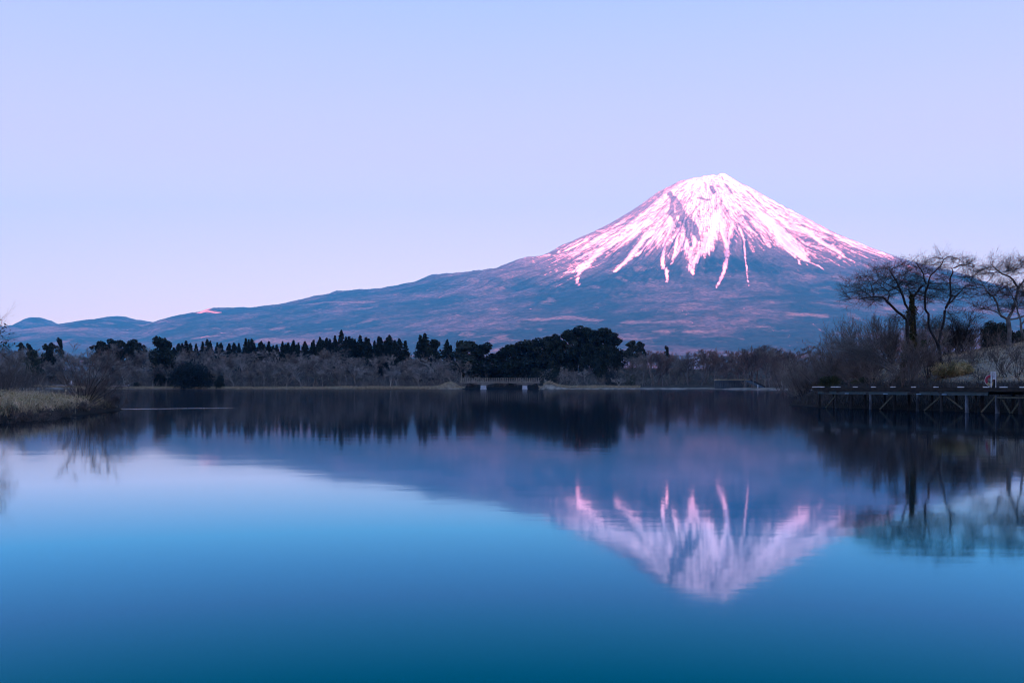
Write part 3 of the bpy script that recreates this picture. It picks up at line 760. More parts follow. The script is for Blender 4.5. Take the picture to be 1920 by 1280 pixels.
# ------------------------------------------------------------------ evergreens above the bare wood
G_CON = 'dark conifers behind the far wood'
ORD = 'first second third fourth fifth sixth seventh eighth ninth tenth eleventh twelfth thirteenth fourteenth fifteenth sixteenth seventeenth eighteenth nineteenth twentieth'.split()
ORD += ['twenty-'+q for q in ORD[:9]] + ['thirtieth']
def conrow(lst, Y0, lab, spread=6):
    for i, (x, yt) in enumerate(lst):
        me = CON[i % 3]
        place(me, 'conifer', x, Y0+random.uniform(-spread, spread), yt, 19.6, f'{ORD[i]} from the left of the ' + lab, 'conifer', G_CON, wide=random.uniform(1.0, 1.45))
conrow([(x+random.uniform(-4, 4), 644+max(-9, min(9, random.gauss(0, 4)))) for x in range(324, 464, 9)], 735, 'small conifers right of the domed evergreen')
conrow([(x+random.uniform(-4, 4), 642+max(-9, min(9, random.gauss(0, 4)))) for x in range(464, 586, 7)], 735, 'small conifers near mid-wood below the pale meadow')
conrow([(x+random.uniform(-4, 4), 637+max(-9, min(9, random.gauss(0, 4)))) for x in range(590, 636, 6)], 730, 'conifers just left of the tallest one')
conrow([(x+random.uniform(-4, 4), 638+max(-9, min(9, random.gauss(0, 4)))) for x in range(655, 744, 6)], 730, 'even conifers right of the tallest one')
for x, yt, k, wd, lb in [(640, 620, 1, .8, 'tallest pointed conifer standing above the even dark row'),
                (628, 630, 0, .8, 'pointed conifer touching the left side of the tallest one'),
                (649, 632, 2, .8, 'pointed conifer touching the right side of the tallest one'),
                (600, 633, 1, .8, 'conifer at the left end of the tall row, above the bare wood'),
                (749, 636, 1, 1.1, 'wide conifer left of the tall twin-topped conifer'),
                (760, 640, 0, 1.0, 'short conifer tucked beside the tall twin-topped conifer'),
                (788, 630, 0, 1.0, 'left one of the twin-topped conifers above pale stems'),
                (797, 627, 1, 1.0, 'right and taller one of the twin-topped conifers above pale stems'),
                (815, 641, 0, .7, 'small conifer right of the twin-topped conifers'),
                (838, 638, 1, .9, 'conifer between two pines left of the footbridge'),
                (845, 648, 2, .9, 'low conifer at the foot of the one between two pines')]:
    place(CON[k], 'conifer', x, 712, yt, 19.6, lb, 'conifer', G_CON, wide=wd*1.1)
for x, yt, Y, k, wd, lb in [(816, 641, 705, 0, .75, 'small flat-topped pine beside the twin-topped conifers'),
                (868, 644, 706, 2, 1.0, 'spreading pine left of the footbridge, first of the flat-topped ones'),
                (884, 645, 712, 0, 1.0, 'flat-topped pine in the middle of the clump above the footbridge end'),
                (905, 648, 706, 1, 1.0, 'rounded pine at the right end of the clump above the footbridge end'),
                (925, 668, 716, 0, .9, 'low pine above the left half of the footbridge'),
                (938, 660, 712, 1, 1.0, 'dark pine above the middle of the footbridge'),
                (955, 650, 716, 0, 1.0, 'dark pine above the right half of the footbridge'),
                (972, 646, 710, 1, 1.0, 'dark pine above the right end of the footbridge'),
                (990, 642, 716, 2, .9, 'pine with a ragged top left of the evergreen knoll'),
                (1008, 640, 706, 1, 1.0, 'pine on the left foot of the evergreen knoll'),
                (1026, 636, 700, 0, .9, 'pine on the left slope of the evergreen knoll'),
                (1044, 632, 706, 1, .9, 'rounded pine left of the top of the evergreen knoll'),
                (1062, 624, 700, 0, .9, 'pine just left of the highest one on the evergreen knoll'),
                (1082, 618, 700, 1, 1.0, 'highest pine on the evergreen knoll'),
                (1100, 619, 712, 2, .9, 'flat pine right of the highest one on the evergreen knoll'),
                (1116, 622, 700, 1, 1.0, 'rounded pine on the right shoulder of the evergreen knoll'),
                (1134, 619, 706, 0, 1.0, 'broad pine forming the right top of the evergreen knoll'),
                (1150, 628, 700, 1, 1.0, 'steep-sided pine at the right edge of the evergreen knoll'),
                (1050, 655, 690, 0, .9, 'lower pine in front of the left slope of the evergreen knoll'),
                (1100, 648, 682, 1, 1.0, 'lower pine in front of the middle of the evergreen knoll'),
                (1156, 655, 672, 1, 1.0, 'lower pine in front of the right edge of the evergreen knoll'),
                (1186, 641, 690, 2, .75, 'ragged pine standing off the right edge of the knoll'),
                (1198, 643, 696, 0, .7, 'small ragged pine right of the knoll beside its twin'),
                (1208, 655, 684, 1, .45, 'narrow dark evergreen right of the knoll'),
                (1251, 651, 700, 1, .5, 'small dark-topped evergreen above the sand strip'),
                (192, 643, 700, 0, .9, 'pine at the left end of the clump above the left shrub'),
                (212, 640, 705, 1, .9, 'rounded pine in the clump above the left shrub'),
                (228, 642, 700, 0, .9, 'flat pine in the clump above the left shrub'),
                (246, 640, 705, 1, .9, 'highest pine in the clump above the left shrub'),
                (258, 646, 700, 0, .8, 'pine at the right end of the clump above the left shrub'),
                (92, 650, 640, 1, .7, 'dark little evergreen among bare trees on the far left'),
                (113, 637, 760, 1, .45, 'pointed little evergreen topping the bare wood on the far left'),
                (62, 660, 600, 2, .7, 'flat pine poking out of the bare trees on the far left'),
                (38, 645, 760, 0, .5, 'small pine on the skyline at the far left'),
                (55, 647, 760, 1, .5, 'small rounded pine on the skyline at the far left'),
                (95, 645, 765, 0, .5, 'small pine left of the pointed little evergreen')]:
    Y = min(Y, 735)
    place(PINE[k], 'pine_tree', x, Y, yt, 17.6, lb, 'pine', 'dark pines of the far wood', wide=wd*1.25)
place(ROUND[0], 'evergreen_tree', 302, 625, 638, 13.9, 'tall domed dark evergreen left of the round dark shrub', 'tree', None, wide=.95)
place(ROUND[1], 'evergreen_tree', 1132, 640, 650, 13.9, 'domed dark evergreen below the right side of the knoll', 'tree', None, wide=.85)

# foliage-only shrubs on the far shore
def leaf_bush(name, x, Y, ytop, rx, m, label, cat, seed, n=2600, size=.5, group=None, zx=1.0, lob=16, core=True):
    rs = np.random.default_rng(seed); X = PX(x, Y); z = gz(X, Y); H = EYE+(HY-ytop)/F*Y-z; W = rx/F*Y
    g = Geo(); 
    for k in range(lob):
        az = rs.uniform(0, 6.28); rr_ = W*.62*math.sqrt(rs.uniform(0, 1)); t = rs.uniform(.12, 1)
        hz = H*.80*t*math.sqrt(max(.05, 1-(rr_/W)**2)); c = np.array([rr_*math.cos(az), rr_*math.sin(az)*.9, hz]); pr = np.array([W*.42, W*.42, H*.26])*rs.uniform(.8, 1.15)
        d = rs.normal(size=(n//lob, 3)); d /= np.linalg.norm(d, axis=1, keepdims=True)
        C = c + d*pr*(rs.uniform(.3, 1, n//lob)**.5)[:, None]; C[:, 2] = np.abs(C[:, 2])
        g.leaves(C, size, up=.2, rs=rs, asp=.6)
    o = link(name, None, None, (X, Y, z)); tag(o, label, cat, group)
    link('foliage', g.mesh('foliage', m), o)
    sg = grow(rs, np.zeros((5, 3))-[0, 0, .1], np.stack([rs.normal(0, .5, 5), rs.normal(0, .5, 5), np.ones(5)], 1), np.full(5, H*.8), np.full(5, max(.02, H*.012)),
              [dict(n=5, ang=35, ratio=.5, rr=.6, t0=.3, up=.05, up0=.02, seg=3)])
    link('stem', tube_mesh('stem', sg, M['bark'], (5, 3)), o)
    return o
leaf_bush('shrub', 360, 602, 677, 44, M['glossy_leaf'], 'big round dark shrub with pale glossy leaves at the far waterline', 'shrub', 400, 15000, .95, lob=40)
leaf_bush('shrub', 413, 603, 698, 13, M['conifer'], 'small dark bush beside the big round shrub on the far shore', 'shrub', 401, 2600, .8, lob=10)
leaf_bush('shrub', 257, 606, 713, 9, M['conifer'], 'low dark bush on the sandy bank left of the round shrub', 'shrub', 402, 500, .5, lob=6)
leaf_bush('shrub', 1030, 628, 688, 26, M['conifer'], 'very dark bush at the right end of the footbridge', 'shrub', 403, 2600, .8, lob=12)
leaf_bush('shrub', 1150, 612, 688, 26, M['glossy_leaf'], 'pale grey-leaved bush below the dark evergreen knoll', 'shrub', 404, 1500, .7, lob=12)
leaf_bush('shrub', 1182, 608, 700, 13, M['shrub_leaf'], 'small olive bush at the left end of the sand strip', 'shrub', 405, 900, .5, lob=8)
leaf_bush('shrub', 1004, 655, 688, 14, M['conifer'], 'dark bush under the right half of the footbridge', 'shrub', 406, 900, .7, lob=8)
leaf_bush('shrub', 480, 700, 672, 12, M['conifer'], 'dark bush buried in the bare wood right of the domed evergreen', 'shrub', 407, 900, .7, lob=8)

# undergrowth that fills the wood between the trunks
def brush(name, pts, n, h, m, label, cat='undergrowth', rad=.03, seed=1, splay=.5, tops=True):
    rs = np.random.default_rng(seed); g = Geo()
    P = np.asarray(pts); q = P[rs.integers(0, len(P), n)]
    d = np.stack([rs.normal(0, splay, n), rs.normal(0, splay, n), np.ones(n)], 1)
    hh = h*rs.uniform(.5, 1.2, n)
    sg = grow(rs, q, d, hh, np.full(n, rad), [dict(n=5, ang=32, ratio=.6, rr=.7, t0=.2, up=.03, up0=.02, seg=2, rmin=rad*.6), dict(n=3, ang=32, ratio=.6, rr=.7, t0=.2, up=.03, seg=2, rmin=rad*.5)], seg0=3)
    for s in sg: g.tubes(s[0], s[1], s[2], s[3], 3)
    return tag(link(name, g.mesh(name, m)), label, cat, kind='stuff')
def pts_on(fn, n, seed):
    rs = np.random.default_rng(seed); X, Y = fn(rs, n); s = sdist(X, Y); k = s > .25; X, Y = X[k], Y[k]
    return np.stack([X, Y, ground_h(X, Y)-.08], 1)
def fn_far(rs, n):
    x = rs.uniform(-60, 1480, n); Y0 = np.interp(x, [-60, 200, 860, 885, 1005, 1020, 1150, 1340, 1380, 1480], [606, 602, 604, 680, 680, 614, 606, 585, 545, 470]); Y = Y0 + 6 + rs.uniform(0, 1, n)**1.4*110
    return PX(x, Y), Y
brush('undergrowth', pts_on(fn_far, 5200, 5), 5200, 4.2, M['twig_mauve'], 'tangled grey undergrowth filling the far wood', rad=.05, seed=11)

# dry grass fringe along the far shore and the pale sand strip
def blades(name, P, h, m, label, wd=.02, lean=.35, seed=3, cat='grass', bend=.4):
    rs = np.random.default_rng(seed); n = len(P); az = rs.uniform(0, 6.28, n); H = (h if np.ndim(h) else np.full(n, h))*rs.uniform(.55, 1.2, n)
    L_ = rs.normal(0, lean, (n, 2))*H[:, None]; side = np.stack([np.cos(az), np.sin(az), 0*az], 1)*(wd*rs.uniform(.6, 1.3, n))[:, None]
    mid = P + np.stack([L_[:, 0]*.35, L_[:, 1]*.35, H*.6], 1); tip = P + np.stack([L_[:, 0]*(1+bend), L_[:, 1]*(1+bend), H*(1-.25*np.linalg.norm(L_, axis=1)/np.maximum(H, .01))], 1)
    V = np.stack([P-side, P+side, mid+side*.7, mid-side*.7, tip], 1).reshape(-1, 3); b = np.arange(n)[:, None]*5
    g = Geo(); g.V.append(V); g.n = len(V); g.F[4].append(b+[0, 1, 2, 3]); g.F[3].append(b+[3, 2, 4])
    return tag(link(name, g.mesh(name, m)), label, cat, kind='stuff')
def fn_shore(rs, n):
    x = rs.uniform(60, 1200, n); x = np.where((x > 872) & (x < 1010), x-200, x); Y0 = np.interp(x, [60, 200, 860, 880, 1005, 1020, 1200], [604, 599, 601, 680, 680, 606, 597]); Y = Y0 + rs.uniform(0, 1, n)**1.5*9
    return PX(x, Y), Y
P = pts_on(fn_shore, 42000, 6); blades('grass_fringe', P, 1.5, M['reed'], 'straw coloured grass fringe along the far waterline', wd=.07, seed=7)

# ------------------------------------------------------------------ far shore: sand strip, wall, ramp, lamp, footbridge
g = Geo(); a0, b0 = px2(1178, 727, 601), px2(1342, 727, 574)
n_ = 24
for i in range(n_):
    pass
tt = np.linspace(0, 1, n_+1)[:, None]; c0 = a0[None, :2]*(1-tt)+b0[None, :2]*tt
nrm = np.array([-(b0-a0)[1], (b0-a0)[0]]); nrm /= np.linalg.norm(nrm)
wav = (perlin(tt*7, tt*0, 5)*.8)
rows = []
for k, (off, z) in enumerate([(-2.2, -.25), (-1.2, .30), (1.2, .50), (5.0, .62), (5.4, .2)]):
    rows.append(np.concatenate([c0+nrm*(off+wav), np.full((n_+1, 1), z)], 1))
V = np.concatenate(rows); ii = np.arange(n_)
Fc = np.concatenate([np.stack([k*(n_+1)+ii, k*(n_+1)+ii+1, (k+1)*(n_+1)+ii+1, (k+1)*(n_+1)+ii], 1) for k in range(4)])
g.add(V, Fc); M['sand'] = mat('sand', (.50,.42,.36), (.36,.30,.25), .4)
tag(link('sand_path', g.mesh('sand_path', M['sand'], True)), kind='structure')

# round stone wall with a grassy top
wY = 548.0; wX = PX(1379, wY); wr = 34/F*wY
rw = link('retaining_wall', None, None, (wX, wY+wr*.6, 0)); tag(rw, 'round dark stone wall with dry grass hanging over its top', 'wall')
g = Geo(); g.cyl((0, 0), wr, -1.5, (HY-716)/F*wY+EYE, 40, wr*.97, cap=False); link('masonry', g.mesh('masonry', M['wall_stone']), rw)
g = Geo(); g.cyl((0, 0), wr*1.02, (HY-716)/F*wY+EYE, (HY-713)/F*wY+EYE, 40, wr*.99); link('coping', g.mesh('coping', M['wall_stone']), rw)
rs = np.random.default_rng(8); az = rs.uniform(0, 6.28, 2600); rr_ = wr*np.sqrt(rs.uniform(.5, 1.05, 2600)); ztop = (HY-713)/F*wY+EYE
P = np.stack([rr_*np.cos(az), rr_*np.sin(az), np.full(2600, ztop-.05)], 1)
b = blades('grass_top', P, 1.0, M['reed'], None, wd=.07, lean=.8, seed=9); b.parent = rw; 
for k in ('category', 'kind', 'label'):
    if k in b.keys(): del b[k]
rm = link('boat_ramp', None, None, (PX(1403, 505), 505, 0)); tag(rm, 'dark sloping ramp running down from the round stone wall', 'ramp')
g = Geo(); g.bar((0, 0, 4.6), (4.2, -20, .1), 2.6, .5); link('slab', g.mesh('slab', M['wall_stone']), rm)
g = Geo(); g.bar((1.4, 0, 5.1), (5.6, -20, .6), .25, .7); link('kerb', g.mesh('kerb', M['wood_dark']), rm)

def lamp(x, Y, ytop, label):
    X = PX(x, Y); z = gz(X, Y); H = EYE+(HY-ytop)/F*Y-z
    r = link('lamp_post', None, None, (X, Y, z)); tag(r, label, 'lamp post')
    g = Geo(); g.cyl((0, 0), .17, -.3, H-.5, 8, .13); g.cyl((0, 0), .3, -.1, .35, 8); link('post', g.mesh('post', M['white_paint']), r)
    g = Geo(); g.tubes([[0,0,H-.5], [-.3,0,H-.12]], [[-.3,0,H-.12], [-.75,0,H-.05]], [.13,.12], [.12,.10], 6); link('arm', g.mesh('arm', M['white_paint']), r)
    g = Geo(); g.box((-1.35, -.26, H-.25), (-.45, .26, H+.08)); link('lamp_head', g.mesh('lamp_head', M['white_paint']), r)
lamp(1466, 462, 709, 'white lamp post with a bent head on the far right shore')
X = PX(1421, 470); r = link('marker_post', None, None, (X, 470, gz(X, 470))); tag(r, 'short white marker post between the ramp and the lamp post', 'post')
g = Geo(); g.cyl((0, 0), .22, -.5, 1.5, 8, .2); g.cyl((0, 0), .27, 1.5, 1.62, 8); link('post', g.mesh('post', M['white_paint']), r)
X = PX(1084, 606); r = link('marker_post', None, None, (X, 606, gz(X, 606))); tag(r, 'thin grey post at the water below the evergreen knoll', 'post')
g = Geo(); g.cyl((0, 0), .16, -.8, 2.6, 8, .13); g.cyl((0, 0), .2, 2.6, 2.7, 8); link('post', g.mesh('post', M['rail_wood']), r)
# boulder and stony bank, left of the far shore
def rock_mesh(name, rad, seed, m, k=18):
    rs = np.random.default_rng(seed); u = np.linspace(0, math.pi, k); v = np.linspace(0, 2*math.pi, 2*k, endpoint=False); U, Vv = np.meshgrid(u, v, indexing='ij')
    D_ = np.stack([np.sin(U)*np.cos(Vv), np.sin(U)*np.sin(Vv), np.cos(U)], -1)
    rr_ = 1 + .28*perlin(D_[..., 0]*1.7+seed, D_[..., 1]*1.7+D_[..., 2]*2, seed) + .1*perlin(D_[..., 0]*5, D_[..., 1]*5+D_[..., 2]*4, seed+1)
    V = (D_*rr_[..., None]*rad).reshape(-1, 3); idx = np.arange(k*2*k).reshape(k, 2*k); i2 = np.roll(idx, -1, 1)
    g = Geo(); g.add(V, np.stack([idx[:-1], idx[1:], i2[1:], i2[:-1]], -1).reshape(-1, 4)); return g.mesh(name, m, True)
Y = 612; X = PX(134, Y); o = link('boulder', rock_mesh('boulder', np.array([1.5, 1.3, 1.7]), 3, M['boulder']), None, (X, Y, gz(X, Y)+2.2)); tag(o, 'pale round boulder on the far shore behind the left shrub', 'boulder')
for i, (x, yv, sx, lb) in enumerate([(110, 722, 4.2, 'reddish flat rock at the far waterline left of the pale boulder'), (124, 723, 3.6, 'reddish flat rock at the far waterline right below the pale boulder'),
        (222, 723, 4.5, 'reddish slab at the far waterline right of the left shrub'), (234, 722, 4.0, 'flat reddish slab beside the low dark bush'), (236, 714, 2.6, 'pale stepped rock above the flat reddish slabs')]):
    Y = 606 + (723-yv)*1.5; X = PX(x, Y)
    o = link('rock', rock_mesh('rock', np.array([sx*1.3, 2.2, 1.3]), 20+i, M['bank_rock'] if i < 4 else M['boulder']), None, (X, Y, gz(X, Y)+.5)); tag(o, lb, 'rock', 'rocks on the far left shore')

# footbridge
bY = 607.0; s_ = bY/F
bx0, bx1 = PX(862, bY), PX(1012, bY)
br = link('footbridge', None, None, ((bx0+bx1)/2, bY, 0)); tag(br, 'low concrete footbridge with wooden railing over the inlet', 'bridge')
hw = (bx1-bx0)/2; zd = (HY-715.5)*s_+EYE       # deck edge height
g = Geo(); g.box((-hw, -2.2, zd-.45), (hw, 2.2, zd)); link('deck', g.mesh('deck', M['rail_wood']), br)
# haunched girder: deeper over the piers, arching between
xs = np.linspace(-hw, hw, 61); pxs = [PX(906.5, bY)-(bx0+bx1)/2, PX(984, bY)-(bx0+bx1)/2]
dp = np.array([min(abs(x-pxs[0]), abs(x-pxs[1])) for x in xs]); und = zd-.95-1.55*np.clip(1-dp/9.0, 0, 1)**1.6
und = np.minimum(und, zd-.95)
for yy in (-1.9, 1.5):
    g = Geo(); n_ = len(xs)
    V = np.concatenate([np.stack([xs, np.full(n_, yv), zv], 1) for yv, zv in ((yy, und), (yy, np.full(n_, zd-.455)), (yy+.4, und), (yy+.4, np.full(n_, zd-.455)))])
    i = np.arange(n_-1); A = 0; B = n_; C_ = 2*n_; Dd = 3*n_
    g.add(V, np.concatenate([np.stack([A+i, A+i+1, B+i+1, B+i], 1), np.stack([C_+i+1, C_+i, Dd+i, Dd+i+1], 1), np.stack([C_+i, C_+i+1, A+i+1, A+i], 1)]))
    link('girder', g.mesh('girder', M['concrete']), br)
for px_, wv_ in ((pxs[0], 10.5), (pxs[1], 9.0)):
    g = Geo(); w2 = wv_/2*s_; g.box((px_-w2, -1.9, -2.5), (px_+w2, 1.9, zd-2.35)); g.box((px_-w2*1.12, -2.1, -2.5), (px_+w2*1.12, 2.1, .35)); link('pier', g.mesh('pier', M['pier_concrete']), br)
for yy in (-2.0, 2.0):
    for k in range(36):
        x = -hw + .8 + (2*hw-1.6)*k/35
        hgt = 2.35
        g = Geo(); g.box((x-.2, yy-.1, zd-.3), (x+.2, yy+.1, zd+hgt)); g.box((x-.24, yy-.13, zd+hgt), (x+.24, yy+.13, zd+hgt+.1)); link('railing_post', g.mesh('railing_post', M['rail_wood']), br)
    for z0_, hh in ((2.05, .16), (1.15, .12), (.35, .14)):
        g = Geo(); g.box((-hw, yy-.17, zd+z0_), (hw, yy-.105, zd+z0_+hh)); link('rail', g.mesh('rail', M['rail_wood']), br)
#@@PART3
# ------------------------------------------------------------------ wooden fishing pier on the right
dA = np.array([25.1, 80.0]); dB = np.array([32.1, 63.5]); dv = dB-dA; dl = np.linalg.norm(dv); du = dv/dl; dn = np.array([-du[1], du[0]])   # dn points to the bank
if dn[0] < 0: dn = -dn
ZD = 1.70; LEN = 34.0
def dp(s, o, z): return np.array([dA[0]+du[0]*s+dn[0]*o, dA[1]+du[1]*s+dn[1]*o, z])
def s_at(px):
    "distance along the pier of photograph column px (front edge)"
    k = (px-960)/F; return (k*dA[1]-dA[0])/(du[0]-k*du[1])
Rd = np.stack([np.append(du, 0), np.append(dn, 0), [0, 0, 1]], 1)
def dbox(g, s0, s1, o0, o1, z0, z1): return g.box((s0, o0, z0), (s1, o1, z1), Rd, (dA[0], dA[1], 0))
pier = link('fishing_pier', None); tag(pier, 'long dark wooden fishing pier on piles along the right bank', 'pier')
sL = s_at(1526)
rs = np.random.default_rng(12)
g = Geo(); s = sL
while s < LEN:
    wdt = .19; dbox(g, s, s+wdt-.012, -.10+rs.normal(0, .008), 1.95+rs.normal(0, .01), ZD-.055, ZD-.004+rs.normal(0, .002)); s += wdt
link('deck', g.mesh('deck', M['wood_dark']), pier)
g = Geo(); s = sL
while s < LEN:
    ln = rs.uniform(2.2, 3.4); dbox(g, s, min(s+ln, LEN)-.015, -.16, -.105, ZD-.26+rs.normal(0, .006), ZD+.012); s += ln
link('fascia', g.mesh('fascia', M['wood_dark']), pier)
g = Geo(); s = sL+.5; sE = s_at(1853)
while s < sE:
    ln = rs.uniform(1.4, 2.6); dbox(g, s, min(s+ln, sE)-.02, -.02+rs.normal(0, .006), .12, ZD-.52+rs.normal(0, .008), ZD-.275); s += ln
link('beam', g.mesh('beam', M['painted_beam']), pier)
g = Geo(); dbox(g, s_at(1866), LEN, -.06, .10, ZD-.68, ZD-.58); link('beam', g.mesh('beam', M['wood_mid']), pier)
g = Geo(); dbox(g, sL+.3, LEN, 1.4, 1.6, ZD-.45, ZD-.06); link('beam', g.mesh('beam', M['wood_dark']), pier)
for k, pxx in enumerate([1535.5, 1567, 1595, 1631, 1676, 1719, 1764, 1812, 1820, 1869, 1912, 1962, 2020, 2090]):
    s = s_at(pxx); z = -1.6; thick = [.09, .09, .12, .10, .12, .11, .10, .14, .09, .14, .12, .12, .12, .12][k]
    for o in ((.06, 1.5) if k != 8 else (.5,)):
        p = dp(s, o, 0); g = Geo(); g.cyl((p[0], p[1]), thick, z, ZD-.30 if o > .1 else ZD-.53, 10, thick*.93)
        g.cyl((p[0], p[1]), thick*1.14, -.06, .05, 10, thick*1.1)
        link('pile', g.mesh('pile', M['pile' if (k in (3, 5, 7, 9, 12) and o < 1) else 'pile_dark'], True), pier)
for a_px, b_px, o in [(1565, 1545, .2), (1672, 1646, .2), (1762, 1729, .2), (1768, 1800, .25), (1863, 1836, .2), (1872, 1890, .2), (1913, 1892, .25), (1956, 1926, .2), (2016, 1986, .2)]:
    sa, sb = s_at(a_px), s_at(b_px); g = Geo(); g.bar(dp(sa, o, ZD-.55), dp(sb, o, .05 if a_px != 1768 else .25), .06, .11)
    link('brace', g.mesh('brace', M['wood_mid']), pier)
for x0, x1 in [(1525, 1535.5), (1536.5, 1545.5), (1560, 1568), (1569.5, 1576), (1601.5, 1608), (1635.5, 1642), (1672, 1679), (1711, 1717), (1752.5, 1760), (1797.5, 1807.5), (1845.5, 1855), (1876.5, 1889), (1914, 1926), (1955, 1966), (2003, 2016), (2060, 2074)]:
    g = Geo(); dbox(g, s_at(x0), s_at(x1), -.13, .02, ZD+.014, ZD+.085); link('edge_marker', g.mesh('edge_marker', M['white_paint']), pier)
for x0, x1 in [(1585, 1592), (1657, 1665), (1719, 1728), (1767, 1776)]:
    g = Geo(); dbox(g, s_at(x0), s_at(x1), -.06, -.035, ZD-.51, ZD-.43); link('name_plate', g.mesh('name_plate', mat('plate_blue', (.22,.36,.46), (.15,.26,.35), 3)), pier)

# sign in a white frame at the edge of the pier
S0 = s_at(1857.5); pw = .18
sg_ = dp(S0, .25, ZD); sign = link('notice_board', None, None, sg_); tag(sign, 'narrow white framed notice on two white posts standing on the pier', 'sign')
PXM = sg_[1]/F
for sx, wd in ((-.146, .05), (.146, .035)):
    g = Geo(); g.box((sx-wd/2, -.03, 0), (sx+wd/2, .03, 31*PXM)); link('post', g.mesh('post', M['white_paint']), sign)
g = Geo(); g.box((-.118, -.025, 31*PXM-.05), (.125, .025, 31*PXM-.004)); link('top_rail', g.mesh('top_rail', M['white_paint']), sign)
pn = link('panel', None, sign); g = Geo(); g.box((-.05, -.018, .56), (.12, .018, 31*PXM-.055)); pn.data = None
bpy.data.objects.remove(pn)
pn = link('panel', g.mesh('panel', M['white_paint']), sign)
g = Geo(); rs = np.random.default_rng(5)
for r_ in range(7):           # column of brushed characters, too small to read in the photograph
    z = .98-.055*r_
    for q in range(4):
        x0 = rs.uniform(-.03, .05); g.box((x0, -.023, z+rs.uniform(-.016, .016)), (x0+rs.uniform(.015, .05), -.0185, z+rs.uniform(-.016, .016)+.02))
link('lettering', g.mesh('lettering', M['ink']), pn)
g = Geo(); g.box((-.10, -.028, .30), (-.085, .028, .95)); link('stay', g.mesh('stay', M['steel']), sign)
g = Geo(); g.box((.0, -.02, .02), (.11, .02, .545)); link('base_panel', g.mesh('base_panel', M['wood_dark']), sign)

# red lifebuoy on a steel post behind the sign
lp_ = dp(S0, .75, ZD); lb = link('lifebuoy', None, None, (PX(1857, lp_[1]), lp_[1], ZD+.50)); tag(lb, 'red lifebuoy with a cream lower part hanging behind the notice', 'lifebuoy')
k1, k2 = 40, 14; u = np.arange(k1)*2*math.pi/k1; v = np.arange(k2)*2*math.pi/k2; U, Vv = np.meshgrid(u, v, indexing='ij')
rx_ = .27+.085*np.cos(Vv); V = np.stack([rx_*np.cos(U), .07*np.sin(Vv), rx_*np.sin(U)*1.05], -1).reshape(-1, 3)
idx = np.arange(k1*k2).reshape(k1, k2); i2 = np.roll(idx, -1, 0); i3 = np.roll(idx, -1, 1); i4 = np.roll(i2, -1, 1)
q = np.stack([idx, i3, i4, i2], -1); low = (np.sin(u) < -.55)
gr = Geo().add(V, q[~low].reshape(-1, 4)); link('ring', gr.mesh('ring', M['red_paint'], True), lb)
gc = Geo().add(V, q[low].reshape(-1, 4)); link('band', gc.mesh('band', M['cream_paint'], True), lb)
g = Geo(); a2 = np.linspace(0, 2*math.pi, 25); rp_ = np.stack([.375*np.cos(a2), 0*a2, .39*np.sin(a2)+.015*np.sin(a2*8)], 1); g.tubes(rp_[:-1], rp_[1:], np.full(24, .011), np.full(24, .011), 5); link('rope', g.mesh('rope', M['white_paint']), lb)
st_ = link('lifebuoy_stand', None, None, (PX(1869, lp_[1]), lp_[1]+.10, ZD)); tag(st_, 'thin grey steel stand carrying the lifebuoy', 'stand')
g = Geo(); g.cyl((0, 0), .03, 0, .86, 8); link('post', g.mesh('post', M['steel']), st_)
g = Geo(); g.box((-.42, -.03, .80), (.03, -.005, .84)); link('hook_bar', g.mesh('hook_bar', M['steel']), st_)

